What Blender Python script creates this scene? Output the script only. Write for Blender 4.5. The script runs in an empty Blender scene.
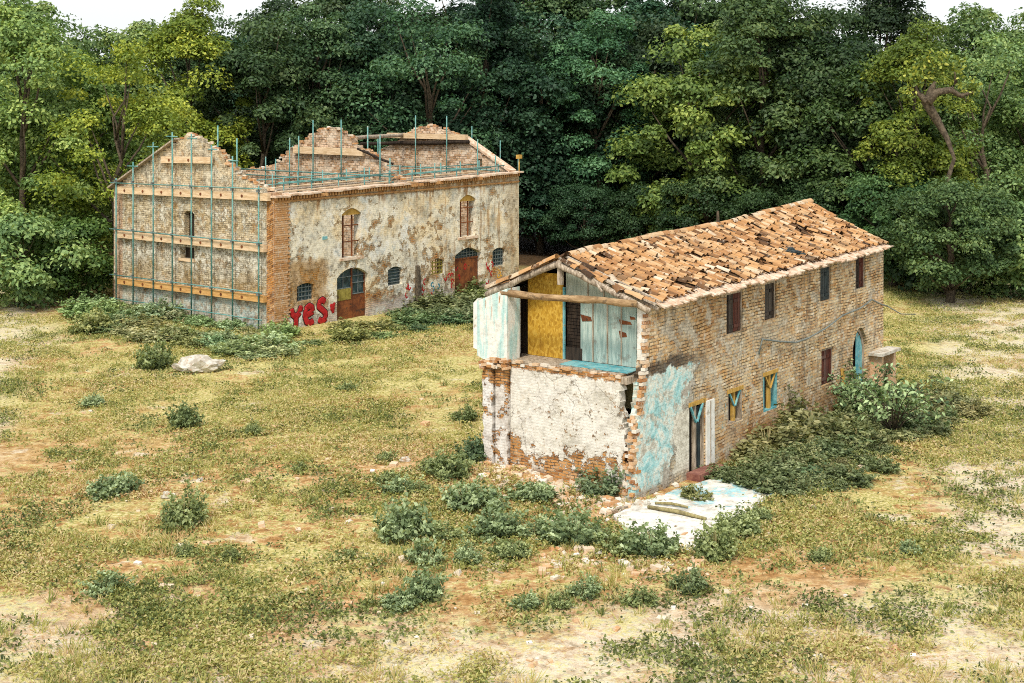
import bpy, bmesh, math, random
import numpy as np
from mathutils import Vector, Matrix, noise as mnoise
from mathutils.geometry import tessellate_polygon

random.seed(7)
RNG = np.random.default_rng(7)
S = bpy.context.scene
COL = S.collection
R = math.radians

# ------------------------------------------------------------------ camera
CAM_H, FPX, HOR = 11.6, 1500.0, 85.0
cam = bpy.data.cameras.new("Camera")
cam.sensor_width = 36.0
cam.lens = FPX / 1024 * 36.0
cam.shift_y = (HOR - 341.5) / 1024          # upright (rising/falling front) lens
cam.clip_start, cam.clip_end = 0.5, 3000
camo = bpy.data.objects.new("Camera", cam)
camo.location = (0, 0, CAM_H)
camo.rotation_euler = (R(90), 0, 0)
COL.objects.link(camo)
S.camera = camo

# ------------------------------------------------------------------ sky, sun, exposure
SUN_EL, SUN_AZ = 52.0, 193.0                 # azimuth clockwise from +Y
w = bpy.data.worlds.new("World"); S.world = w; w.use_nodes = True
wt = w.node_tree; wt.nodes.clear()
wo = wt.nodes.new("ShaderNodeOutputWorld"); bg = wt.nodes.new("ShaderNodeBackground")
sk = wt.nodes.new("ShaderNodeTexSky"); sk.sky_type = 'NISHITA'; sk.sun_disc = False
sk.sun_elevation = R(SUN_EL); sk.sun_rotation = R(SUN_AZ)
sk.air_density = 1.0; sk.dust_density = 3.0; sk.ozone_density = 1.0; sk.altitude = 50
cl = wt.nodes.new("ShaderNodeMixRGB"); cl.inputs[0].default_value = 0.55   # bright thin overcast
cl.inputs[2].default_value = (8.6, 8.9, 9.0, 1)
wt.links.new(sk.outputs[0], cl.inputs[1]); wt.links.new(cl.outputs[0], bg.inputs[0])
bg.inputs[1].default_value = 0.08
wt.links.new(bg.outputs[0], wo.inputs[0])
sl = bpy.data.lights.new("sun", 'SUN'); sl.energy = 1.5; sl.angle = R(11); sl.color = (1, .93, .82)
so = bpy.data.objects.new("sun", sl); COL.objects.link(so)
az, el = R(SUN_AZ), R(SUN_EL)
to_sun = Vector((math.sin(az) * math.cos(el), math.cos(az) * math.cos(el), math.sin(el)))
so.rotation_euler = (-to_sun).to_track_quat('-Z', 'Y').to_euler(); so.location = to_sun * 60
S.view_settings.view_transform = 'Standard'; S.view_settings.look = 'None'
S.view_settings.exposure = 1.08; S.view_settings.gamma = 1.0
S.view_settings.use_curve_mapping = False
cy = S.cycles
cy.pixel_filter_type = 'BLACKMAN_HARRIS'; cy.filter_width = 1.0; cy.use_denoising = False
cy.max_bounces = 6; cy.diffuse_bounces = 3; cy.glossy_bounces = 2; cy.transmission_bounces = 3
cy.transparent_max_bounces = 4; cy.caustics_reflective = False; cy.caustics_refractive = False

# ------------------------------------------------------------------ node helper
class N:
    def __init__(s, name, rough=.9, spec=.2):
        s.m = bpy.data.materials.new(name); s.m.use_nodes = True
        s.t = s.m.node_tree; s.t.nodes.clear()
        s.out = s.t.nodes.new("ShaderNodeOutputMaterial")
        s.b = s.t.nodes.new("ShaderNodeBsdfPrincipled")
        s.b.inputs['Roughness'].default_value = rough
        s.b.inputs['Specular IOR Level'].default_value = spec
        s.t.links.new(s.b.outputs[0], s.out.inputs[0])
    def put(s, sock, v):
        if v is None: return
        if isinstance(v, bpy.types.NodeSocket): s.t.links.new(v, sock)
        elif isinstance(v, (tuple, list)):
            sock.default_value = tuple(v) + (1,) if (len(v) == 3 and len(sock.default_value) == 4) else tuple(v)
        else: sock.default_value = v
    def ma(s, op, a, b=None, c=None, clamp=False):
        n = s.t.nodes.new("ShaderNodeMath"); n.operation = op; n.use_clamp = clamp
        s.put(n.inputs[0], a); s.put(n.inputs[1], b); s.put(n.inputs[2], c); return n.outputs[0]
    def add(s, a, b): return s.ma('ADD', a, b)
    def sub(s, a, b): return s.ma('SUBTRACT', a, b)
    def mul(s, a, b, clamp=False): return s.ma('MULTIPLY', a, b, None, clamp)
    def mx(s, a, b): return s.ma('MAXIMUM', a, b)
    def mn(s, a, b): return s.ma('MINIMUM', a, b)
    def st(s, x, e0, e1):                    # smoothstep, also falling when e0 > e1
        n = s.t.nodes.new("ShaderNodeMapRange"); n.interpolation_type = 'SMOOTHSTEP'
        lo, hi, a, b = (e0, e1, 0, 1) if e0 < e1 else (e1, e0, 1, 0)
        s.put(n.inputs[0], x); n.inputs[1].default_value = lo; n.inputs[2].default_value = hi
        n.inputs[3].default_value = a; n.inputs[4].default_value = b; return n.outputs[0]
    def vec(s, x, y, z=0.0):
        n = s.t.nodes.new("ShaderNodeCombineXYZ")
        for i, v in enumerate((x, y, z)): s.put(n.inputs[i], v)
        return n.outputs[0]
    def sep(s, v):
        n = s.t.nodes.new("ShaderNodeSeparateXYZ"); s.put(n.inputs[0], v); return n.outputs
    def co(s, which='Object'):
        return s.t.nodes.new("ShaderNodeTexCoord").outputs[which]
    def map(s, v, scale=(1, 1, 1), loc=(0, 0, 0)):
        n = s.t.nodes.new("ShaderNodeMapping"); s.put(n.inputs[0], v)
        n.inputs[1].default_value = loc; n.inputs[3].default_value = scale; return n.outputs[0]
    def nz(s, v, scale, detail=3.0, rough=.55, dist=0.0, seed=0.0):
        if seed: v = s.map(v, loc=(seed, seed * 1.7, seed * .3))
        n = s.t.nodes.new("ShaderNodeTexNoise"); s.put(n.inputs['Vector'], v)
        n.inputs['Scale'].default_value = scale; n.inputs['Detail'].default_value = detail
        n.inputs['Roughness'].default_value = rough; n.inputs['Distortion'].default_value = dist
        return n.outputs['Fac']
    def vor(s, v, scale, feat='F1', out=0):
        n = s.t.nodes.new("ShaderNodeTexVoronoi"); n.feature = feat; s.put(n.inputs['Vector'], v)
        n.inputs['Scale'].default_value = scale; return n.outputs[out]
    def ramp(s, f, stops, interp='LINEAR'):
        n = s.t.nodes.new("ShaderNodeValToRGB"); s.put(n.inputs[0], f); e = n.color_ramp.elements
        n.color_ramp.interpolation = interp
        while len(e) < len(stops): e.new(.5)
        for i, (p, c) in enumerate(stops): e[i].position = p; e[i].color = tuple(c) + (1,)
        return n.outputs[0]
    def mix(s, f, a, b, blend='MIX'):
        n = s.t.nodes.new("ShaderNodeMixRGB"); n.blend_type = blend
        s.put(n.inputs[0], f); s.put(n.inputs[1], a); s.put(n.inputs[2], b); return n.outputs[0]
    def attr(s, name, typ='GEOMETRY', out='Fac'):
        n = s.t.nodes.new("ShaderNodeAttribute"); n.attribute_type = typ; n.attribute_name = name
        return n.outputs[out]
    def bump(s, h, strength=.5, dist=.02):
        n = s.t.nodes.new("ShaderNodeBump"); n.inputs['Strength'].default_value = strength
        n.inputs['Distance'].default_value = dist; s.put(n.inputs['Height'], h)
        s.t.links.new(n.outputs[0], s.b.inputs['Normal'])
    def col(s, c): s.put(s.b.inputs['Base Color'], c); return s.m
    def grit(s, c, v, amt=.6, sc=7., seed=0.):     # soot, pits and wear, with cavity shading painted in, at several sizes
        a = s.nz(v, sc, 7, .78, seed=seed + 50); b = s.nz(v, sc * .28, 6, .72, seed=seed + 60)
        f = s.add(s.mul(a, .65), s.mul(b, .35))
        g = s.ramp(f, [(.36, (.22, .2, .18)), (.46, (.72, .7, .68)), (.53, (1, 1, 1)), (.62, (1.0, 1.0, 1.0))])
        c = s.mix(amt, c, g, 'MULTIPLY')
        hi = s.st(a, .55, .68)
        return s.mix(s.mul(hi, amt * .5), c, s.mix(.6, c, (.86, .8, .68)))
    def brick(s, v, bw=.27, bh=.085, mort=.013):
        n = s.t.nodes.new("ShaderNodeTexBrick"); s.put(n.inputs['Vector'], v)
        n.inputs['Color1'].default_value = (0, 0, 0, 1); n.inputs['Color2'].default_value = (1, 1, 1, 1)
        n.inputs['Mortar'].default_value = (.5, .5, .5, 1); n.inputs['Scale'].default_value = 1
        n.inputs['Mortar Size'].default_value = mort; n.inputs['Mortar Smooth'].default_value = .25
        n.inputs['Brick Width'].default_value = bw; n.inputs['Row Height'].default_value = bh
        return n.outputs['Color'], n.outputs['Fac']

def wall_base(name, pal, mortar, seed=0., bw=.27, bh=.085):
    """Brick laid in wall metres (UV u, z); returns helper, u, z, uv vector, colour, brick height."""
    n = N(name)
    uvw = n.co('UV')
    sx = n.sep(uvw); u, z = sx[0], sx[1]
    wob = n.nz(uvw, .8, 2, seed=seed + 3)
    wob2 = n.nz(uvw, 3., 2, seed=seed + 9)
    v = n.vec(n.add(u, n.mul(wob2, .05)), n.add(z, n.add(n.mul(wob, .16), n.mul(wob2, .04))), seed)
    bc, bf = n.brick(v, bw, bh)
    rnd = n.add(n.mul(n.sep(bc)[0], .75), n.mul(n.nz(uvw, 5., 3, seed=seed + 5), .5))
    rnd = n.sub(rnd, .12)
    c = n.ramp(rnd, pal)
    gaps = n.st(n.nz(uvw, 9., 3, .7, seed=seed + 11), .66, .74)
    er = n.st(n.nz(uvw, 2.3, 4, .7, seed=seed + 15), .44, .56)              # joints washed out to shadow here and there
    c = n.mix(n.mul(bf, .95), c, n.mix(er, mortar, (.1, .07, .04)))
    c = n.mix(n.mul(gaps, .75), c, (.05, .035, .022))
    hgt = n.sub(n.mul(n.sub(1.0, bf), .8), gaps)
    return n, u, z, uvw, c, hgt

PAL_TAN = [(0, (.16, .09, .045)), (.12, (.42, .24, .11)), (.3, (.62, .42, .22)), (.48, (.7, .57, .35)), (.66, (.6, .37, .15)),
           (.8, (.76, .6, .38)), (1, (.8, .72, .58))]
PAL_ORA = [(0, (.12, .05, .02)), (.25, (.34, .15, .05)), (.5, (.5, .24, .07)), (.75, (.55, .28, .1)), (1, (.6, .45, .28))]
PAL_PINK = [(0, (.2, .11, .06)), (.25, (.45, .27, .15)), (.5, (.62, .45, .3)), (.75, (.68, .5, .36)), (1, (.7, .62, .5))]
PAL_GREY = [(0, (.16, .13, .08)), (.25, (.4, .33, .21)), (.5, (.56, .48, .32)), (.75, (.64, .55, .38)), (1, (.72, .66, .53))]

def mat_house_long():
    n, u, z, uv, c, h = wall_base("aged_house_brick", PAL_TAN, (.6, .51, .36), 0, .25, .1)
    c = n.mix(n.mul(n.st(n.nz(uv, .3, 5, .65, seed=71), .47, .6), .55), c, n.mix(1.0, c, (.62, .52, .42), 'MULTIPLY'))
    c = n.mix(n.mul(n.st(n.nz(uv, 1.4, 5, .7, seed=81), .54, .62), .6), c, n.mix(1.0, c, (1.05, .8, .48), 'MULTIPLY'))
    big = n.nz(uv, .45, 4, .6, seed=21)
    c = n.mix(n.mul(n.st(big, .5, .68), .5), c, (.36, .35, .28))
    c = n.mix(n.mul(n.st(n.nz(uv, .9, 4, .65, seed=2), .52, .66), .5), c, n.mix(.5, c, (.52, .22, .05)))
    low = n.mul(n.st(n.add(z, n.mul(n.nz(uv, 1.2, 3, seed=4), 1.2)), 2.1, 1.3), n.st(u, 4.2, 5.2))
    c = n.mix(n.mul(low, .35), c, (.42, .2, .08))
    # thin remains of render over the brick
    rest = n.st(n.add(n.nz(uv, 1.3, 7, .74, seed=8), n.mul(n.st(u, 12, 2), .03)), .545, .6)
    c = n.mix(n.mul(rest, .8), c, n.ramp(n.nz(uv, 4, 5, .7, seed=28), [(.38, (.4, .36, .28)), (.6, (.68, .63, .5))]))
    grime = n.st(n.add(n.nz(n.vec(n.mul(u, 1.8), n.mul(z, .3)), 1.2, 6, .75, seed=91), n.mul(n.st(z, 4.2, 5.4), .08)), .56, .66)
    c = n.mix(n.mul(grime, .55), c, (.13, .11, .085))
    bl = n.mul(n.st(n.nz(uv, 2.6, 5, .7, seed=31), .62, .67), n.st(z, 3.0, 2.0))
    c = n.mix(n.mul(bl, .65), c, (.22, .46, .46))
    # soot line
    so_ = n.mul(n.st(n.ma('ABSOLUTE', n.sub(n.add(z, n.mul(n.nz(uv, 1.1, 4, .7), .9)), 3.95)), .34, .12), n.st(u, 4.6, 2.2))
    c = n.mix(n.mul(so_, .8), c, (.045, .04, .035))
    # turquoise render round the broken corner
    e = n.nz(uv, 1.5, 6, .7, seed=14)
    lim = n.sub(n.sub(n.add(n.mul(z, .62), 1.35), u), n.mul(n.sub(e, .5), 3.2))
    top = n.st(n.add(z, n.mul(n.sub(e, .5), 1.1)), 3.42, 3.3)
    tq = n.mul(n.mul(n.st(lim, .0, .1), top), n.st(z, .12, .3))
    lim2 = n.sub(n.sub(n.add(n.mul(z, .5), 1.9), u), n.mul(n.sub(n.nz(uv, 2.0, 5, .7, seed=44), .5), 2.8))
    gry = n.mul(n.mul(n.st(lim2, 0, .1), top), n.st(e, .42, .5))
    c = n.mix(gry, c, n.ramp(n.nz(uv, 2.5, 5, .7, seed=3), [(.3, (.28, .25, .2)), (.6, (.5, .46, .38)), (.75, (.6, .6, .52))]))
    tcol = n.ramp(n.nz(uv, 1.6, 6, .75, dist=.6, seed=17), [(.3, (.2, .42, .43)), (.42, (.33, .6, .59)), (.5, (.56, .72, .68)), (.56, (.76, .74, .62)), (.63, (.5, .7, .68)), (.72, (.7, .72, .64))])
    tcol = n.mix(n.mul(n.st(n.nz(uv, 2.2, 7, .78, seed=5), .52, .57), .85), tcol, n.ramp(n.nz(uv, 6, 4, .7, seed=7), [(.4, (.36, .32, .25)), (.6, (.66, .62, .5))]))
    c = n.mix(tq, c, tcol)
    # cream render left of the door
    bx = n.mul(n.mul(n.st(n.add(u, n.mul(n.sub(e, .5), 1.6)), 2.1, 2.2), n.st(u, 3.06, 3.0)), n.mul(n.st(n.add(z, n.mul(e, .8)), 2.5, 2.4), n.st(z, .1, .4)))
    c = n.mix(bx, c, n.ramp(n.nz(uv, 5, 4, .7), [(.35, (.5, .46, .36)), (.55, (.74, .7, .58))]))
    c = n.grit(c, uv, .7, 8.)
    rend = n.mx(n.mx(tq, bx), gry)
    n.bump(n.add(n.mul(h, n.sub(1.0, n.mul(rend, .9))), n.mul(rend, 1.2)), 1., .045)
    return n.col(c)

def mat_house_front():
    n, u, z, uv, c, h = wall_base("front_brick_and_whitewash", PAL_ORA, (.42, .32, .2), 4)
    e = n.nz(uv, 1.6, 6, .7, seed=3)
    f2 = n.nz(uv, 4.5, 5, .72, seed=13)
    pl = n.st(n.add(n.sub(z, 1.05), n.mul(n.sub(e, .5), 2.6)), .0, .08)
    pl = n.mx(pl, n.mul(n.st(e, .53, .57), n.st(z, .2, .5)))
    chips = n.mul(n.st(f2, .6, .64), n.st(n.nz(uv, .9, 3, seed=7), .42, .55))
    pl = n.mul(pl, n.sub(1.0, n.mul(chips, .9)))
    top = n.st(n.add(z, n.mul(n.sub(f2, .5), .4)), 3.28, 3.2)
    pl = n.mul(pl, top)
    pc = n.ramp(n.nz(uv, 1.3, 6, .75, seed=1), [(.3, (.5, .47, .38)), (.48, (.73, .7, .62)), (.7, (.79, .77, .71))])
    cr = n.t.nodes.new("ShaderNodeTexVoronoi"); cr.feature = 'DISTANCE_TO_EDGE'
    n.put(cr.inputs['Vector'], n.vec(n.add(u, n.mul(f2, .5)), n.add(z, n.mul(e, .5)))); cr.inputs['Scale'].default_value = 1.5
    crk = n.mul(n.st(cr.outputs[0], .016, .004), n.st(n.nz(uv, .8, 2, seed=9), .45, .55))
    pc = n.mix(n.mul(crk, .8), pc, (.12, .09, .06))
    pc = n.mix(n.mul(n.st(f2, .55, .6), .35), pc, (.5, .4, .26))
    c = n.mix(pl, c, pc)
    c = n.grit(c, uv, .5, 5., 3)
    n.bump(n.add(n.mul(n.mul(h, n.sub(1.0, n.mul(pl, .85))), .8), n.add(n.mul(pl, 1.4), n.mul(f2, .8))), .9, .035)
    return n.col(c)

def mat_pier():
    n, u, z, uv, c, h = wall_base("pier_render", PAL_ORA, (.4, .32, .22), 8)
    e = n.nz(uv, 2.4, 6, .72, seed=3)
    pl = n.st(n.add(e, n.mul(n.st(n.ma('ABSOLUTE', n.sub(z, 3.2)), .1, .9), .2)), .61, .65)
    pc = n.ramp(n.nz(uv, 2., 6, .75, seed=6), [(.3, (.42, .36, .3)), (.5, (.7, .66, .6)), (.66, (.76, .75, .72))])
    c = n.mix(pl, c, pc)
    c = n.grit(c, uv, .6, 5., 6)
    n.bump(n.add(n.mul(h, n.sub(1.0, n.mul(pl, .8))), pl), .9, .04)
    return n.col(c)

def mat_pier_top():
    n = N("turquoise_limewash", .85)
    uv = n.co('UV'); u, z, _ = n.sep(uv)
    stv = n.vec(n.mul(u, 3.2), n.mul(z, .35))
    c = n.ramp(n.nz(stv, 1.6, 4, .6, seed=2), [(.36, (.4, .62, .59)), (.47, (.56, .7, .66)), (.52, (.78, .76, .68)), (.66, (.72, .76, .71))])
    c = n.mix(n.mul(n.st(n.nz(n.vec(n.mul(u, 3), n.mul(z, .6)), 2.2, 5, .7, seed=9), .56, .64), n.st(z, 4.3, 5.3)), c, (.42, .2, .07))
    c = n.mix(n.st(n.nz(uv, 3.5, 5, .7, seed=4), .66, .7), c, (.2, .17, .13))
    c = n.grit(c, uv, .4, 6., 2)
    n.bump(n.nz(uv, 6, 5, .7), .6, .03)
    return n.col(c)

def mat_ware_long():
    n, u, z, uv, c, h = wall_base("warehouse_render", PAL_ORA, (.5, .4, .28), 15, .3, .1)
    e = n.nz(uv, .62, 7, .68, seed=5); f2 = n.nz(uv, 2.2, 6, .72, seed=15); g = n.nz(uv, .35, 3, seed=25)
    d = n.add(n.mul(n.sub(e, .5), 2.4), n.mul(n.sub(f2, .5), 1.9))
    pl = n.st(n.add(n.mul(n.sub(z, 2.4), .075), n.sub(d, -.1)), .0, .05)
    pl = n.mul(pl, n.st(n.add(u, n.mul(f2, .3)), 1.05, 1.15))                # bare brick quoin at the near corner
    pl = n.mul(pl, n.st(n.add(z, n.mul(f2, .7)), 6.42, 6.3))
    strk = n.nz(n.vec(n.mul(u, 1.6), n.mul(z, .12)), 1.3, 5, .7, seed=33)
    pc = n.ramp(n.nz(uv, .7, 7, .7, seed=6), [(.34, (.42, .43, .38)), (.44, (.66, .62, .5)), (.52, (.82, .75, .58)), (.6, (.78, .76, .68)), (.7, (.52, .56, .53))])
    pc = n.mix(n.mul(n.st(f2, .58, .66), .6), pc, (.34, .42, .42))
    und = n.mul(n.st(n.add(n.add(n.mul(n.sub(z, 2.4), .075), n.sub(d, -.1)), n.mul(n.sub(n.nz(uv, 5., 5, .75, seed=77), .5), .5)), -.2, -.12), n.st(n.add(u, n.mul(f2, .3)), 1.05, 1.15))
    c = n.mix(n.mul(und, .8), c, n.ramp(n.nz(uv, 3.4, 6, .75, seed=3), [(.36, (.26, .2, .13)), (.5, (.5, .4, .25)), (.64, (.64, .57, .42))]))
    c2 = n.mix(pl, c, pc)
    run = n.mul(n.st(n.add(strk, n.mul(n.sub(z, 5.6), .16)), .56, .66), n.st(z, 3.9, 5.6))
    c2 = n.mix(n.mul(run, .8), c2, (.3, .14, .035))
    run2 = n.mul(n.st(n.add(n.nz(n.vec(n.mul(u, 2.6), n.mul(z, .2)), 1.1, 6, .75, seed=63), n.mul(n.sub(e, .5), .5)), .54, .62), n.st(u, 9, 12))
    c2 = n.mix(n.mul(run2, .6), c2, (.36, .2, .07))
    wrm = n.mul(n.st(n.nz(uv, .55, 6, .72, seed=83), .48, .6), n.st(z, .6, 1.6))
    c2 = n.mix(n.mul(wrm, .55), c2, n.mix(1.0, c2, (1.0, .8, .5), 'MULTIPLY'))
    # rusty moss-brown stain over the small near window
    st_ = n.mul(n.mul(n.st(n.add(u, n.mul(f2, .8)), 1.1, 1.5), n.st(n.add(u, n.mul(e, 1.2)), 4.6, 3.8)),
                n.mul(n.st(n.add(z, n.mul(e, .8)), 3.8, 3.4), n.st(z, .6, 1.3)))
    c2 = n.mix(n.mul(st_, .8), c2, n.mix(.4, (.4, .19, .03), c))
    base = n.st(n.add(z, n.mul(n.sub(f2, .5), 2.)), .9, .3)
    c2 = n.mix(n.mul(base, .6), c2, n.ramp(f2, [(.4, (.5, .5, .48)), (.6, (.68, .68, .64))]))
    blot = n.mul(n.st(n.nz(uv, 3.2, 5, .75, seed=41), .6, .66), n.st(z, 3.6, 1.5))
    c2 = n.mix(n.mul(blot, .7), c2, (.17, .14, .1))
    far = n.st(n.add(u, n.mul(f2, .8)), 17.9, 18.6)
    c2 = n.mix(n.mul(far, .6), c2, n.mix(.5, c, (.5, .42, .28)))
    c2 = n.grit(c2, uv, .85, 4.2, 9)
    n.bump(n.add(n.mul(n.mul(h, n.sub(1.0, n.mul(pl, .8))), .8), n.mul(pl, 1.3)), .9, .045)
    return n.col(c2)

def mat_ware_gable():
    n, u, z, uv, c, h = wall_base("warehouse_gable_brick", PAL_GREY, (.5, .44, .32), 27, .3, .1)
    e = n.nz(uv, .7, 7, .7, seed=5); f2 = n.nz(uv, 2.4, 6, .74, seed=2)
    band = n.mul(n.st(n.add(z, n.mul(n.sub(e, .5), 2.6)), 2.2, 2.5), n.st(n.add(z, n.mul(n.sub(f2, .5), 1.2)), 4.1, 3.9))
    cream = n.mx(n.mul(band, n.st(n.add(f2, n.mul(n.sub(e, .5), .4)), .45, .5)), n.mul(n.st(n.nz(uv, 1.3, 7, .75, seed=66), .54, .58), n.st(z, 4.0, 4.4)))
    c = n.mix(n.mul(n.st(e, .42, .6), .35), c, (.46, .3, .1))
    c = n.mix(cream, c, n.ramp(f2, [(.4, (.6, .56, .42)), (.6, (.74, .71, .6))]))
    topc = n.mul(n.st(n.add(z, n.mul(n.sub(e, .5), 2.)), 6.2, 7.0), n.st(f2, .4, .55))
    c = n.mix(n.mul(topc, .8), c, (.68, .56, .37))
    lowz = n.st(n.add(z, n.mul(n.sub(f2, .5), 1.)), 1.5, 1.1)
    c = n.mix(n.mul(lowz, .85), c, n.ramp(n.nz(uv, 1.6, 6, .75, seed=19), [(.36, (.2, .15, .1)), (.45, (.44, .38, .29)), (.51, (.36, .5, .48)), (.57, (.66, .64, .56)), (.66, (.34, .3, .22))]))
    blo = n.st(n.nz(uv, .9, 7, .76, seed=96), .5, .55)
    c = n.mix(n.mul(blo, .75), c, n.ramp(n.nz(uv, 3, 6, .75, seed=97), [(.38, (.36, .33, .25)), (.5, (.6, .55, .42)), (.62, (.74, .69, .56))]))
    rus = n.st(n.nz(uv, 1.1, 6, .74, seed=99), .56, .63)
    c = n.mix(n.mul(rus, .55), c, (.38, .2, .06))
    mid = n.mul(n.mul(n.st(z, 1.5, 1.8), n.st(z, 3.1, 2.4)), n.st(e, .47, .55))
    c = n.mix(n.mul(mid, .6), c, (.36, .24, .09))
    edge = n.mx(n.st(u, .75, .6), n.st(u, 12.3, 12.45))
    c = n.mix(n.mul(edge, .6), c, (.5, .27, .15))
    strk = n.st(n.nz(n.vec(n.mul(u, 2.2), n.mul(z, .15)), 1.5, 5, .7, seed=12), .55, .66)
    c = n.mix(n.mul(strk, .35), c, (.16, .13, .08))
    c = n.grit(c, uv, 1.0, 4.5, 4)
    n.bump(n.add(h, cream), .9, .04)
    return n.col(c)

def mat_ware_inner():
    n, u, z, uv, c, h = wall_base("rubble_brick", PAL_PINK, (.66, .55, .4), 33, .27, .13)
    c = n.mix(n.mul(n.st(n.nz(uv, .8, 6, .7), .5, .6), .5), c, (.7, .6, .46))
    c = n.mix(n.mul(n.st(n.nz(uv, 2.5, 5, .7, seed=8), .57, .63), .6), c, (.5, .28, .1))
    c = n.grit(c, uv, .85, 4., 1)
    n.bump(h, 1., .05)
    return n.col(c)

def mat_loose_brick():
    n = N("loose_brick"); r = n.attr('rnd'); o = n.co()
    c = n.ramp(r, [(0, (.3, .13, .05)), (.3, (.5, .26, .1)), (.6, (.6, .42, .26)), (.8, (.62, .54, .42)), (1, (.7, .66, .58))])
    c = n.mix(n.mul(n.st(n.nz(o, 9, 4, .7), .52, .6), .5), c, (.62, .55, .44))
    n.bump(n.nz(o, 14, 4, .7), .6, .02); return n.col(c)

def mat_tile():
    n = N("old_terracotta", .85); r = n.attr('rnd'); o = n.co()
    c = n.ramp(r, [(0, (.035, .022, .014)), (.18, (.12, .06, .026)), (.36, (.32, .16, .065)), (.56, (.46, .25, .1)), (.76, (.53, .36, .2)), (1, (.62, .52, .39))])
    c = n.mix(n.mul(n.st(n.nz(o, 5, 5, .75), .56, .64), .55), c, (.5, .43, .33)); c = n.mix(n.mul(n.st(n.nz(o, .9, 5, .7, seed=16), .5, .64), .5), c, (.2, .13, .07))
    c = n.mix(n.mul(n.st(n.nz(o, 3.2, 5, .75, seed=6), .57, .66), .65), c, (.13, .09, .055))
    n.bump(n.nz(o, 12, 4, .7), .5, .02); return n.col(c)

def mat_wood(name, a, b, grain=(9, 9, 1.2), rough=.8, dirt=.4, dcol=(.06, .045, .03)):
    n = N(name, rough); o = n.co(); r = n.attr('rnd')
    g = n.nz(n.map(o, grain), 1.6, 5, .7)
    c = n.mix(n.st(g, .35, .65), a, b)
    c = n.mix(n.mul(n.sub(r, .5), .35), c, n.mix(.5, c, (.75, .7, .6)))
    c = n.mix(n.mul(n.st(n.nz(o, 2.6, 6, .75), .54, .64), dirt), c, dcol)
    n.bump(g, .4, .015); return n.col(c)

def mat_flat(name, a, b, sc=3., rough=.7, metal=0., third=None):
    n = N(name, rough); o = n.co(); f = n.nz(o, sc, 6, .72)
    c = n.mix(n.st(f, .38, .62), a, b)
    if third: c = n.mix(n.st(n.nz(o, sc * 1.8, 6, .75, seed=5), .56, .63), c, third)
    n.b.inputs['Metallic'].default_value = metal
    n.bump(n.nz(o, sc * 5, 4, .7), .3, .01); return n.col(c)

def mat_osb():
    n = N("yellow_strandboard", .6); o = n.co()
    v = n.t.nodes.new("ShaderNodeTexVoronoi"); n.put(v.inputs['Vector'], n.map(o, (1, 9, 5))); v.inputs['Scale'].default_value = 2.2
    c = n.ramp(n.sep(v.outputs['Color'])[0], [(0, (.36, .19, .02)), (.5, (.52, .3, .035)), (1, (.62, .4, .07))])
    c = n.mix(n.mul(n.st(n.nz(n.map(o, (1, 1.5, .5)), 1.8, 4), .5, .7), .5), c, (.3, .15, .02))
    return n.col(c)

def mat_leaf(name, cols, trans=.35, patch=.35):
    n = N(name, .55, .3); r = n.attr('rnd'); oc = n.attr('color', 'OBJECT', 'Color')
    c = n.ramp(r, cols); c = n.mix(1.0, c, oc, 'MULTIPLY')
    n.col(c)
    t = n.t.nodes.new("ShaderNodeBsdfTranslucent"); n.put(t.inputs[0], n.mix(1.0, c, (1.15, 1.1, .6), 'MULTIPLY'))
    m = n.t.nodes.new("ShaderNodeMixShader"); m.inputs[0].default_value = trans
    n.t.links.new(n.b.outputs[0], m.inputs[1]); n.t.links.new(t.outputs[0], m.inputs[2])
    n.t.links.new(m.outputs[0], n.out.inputs[0]); return n.m

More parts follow.
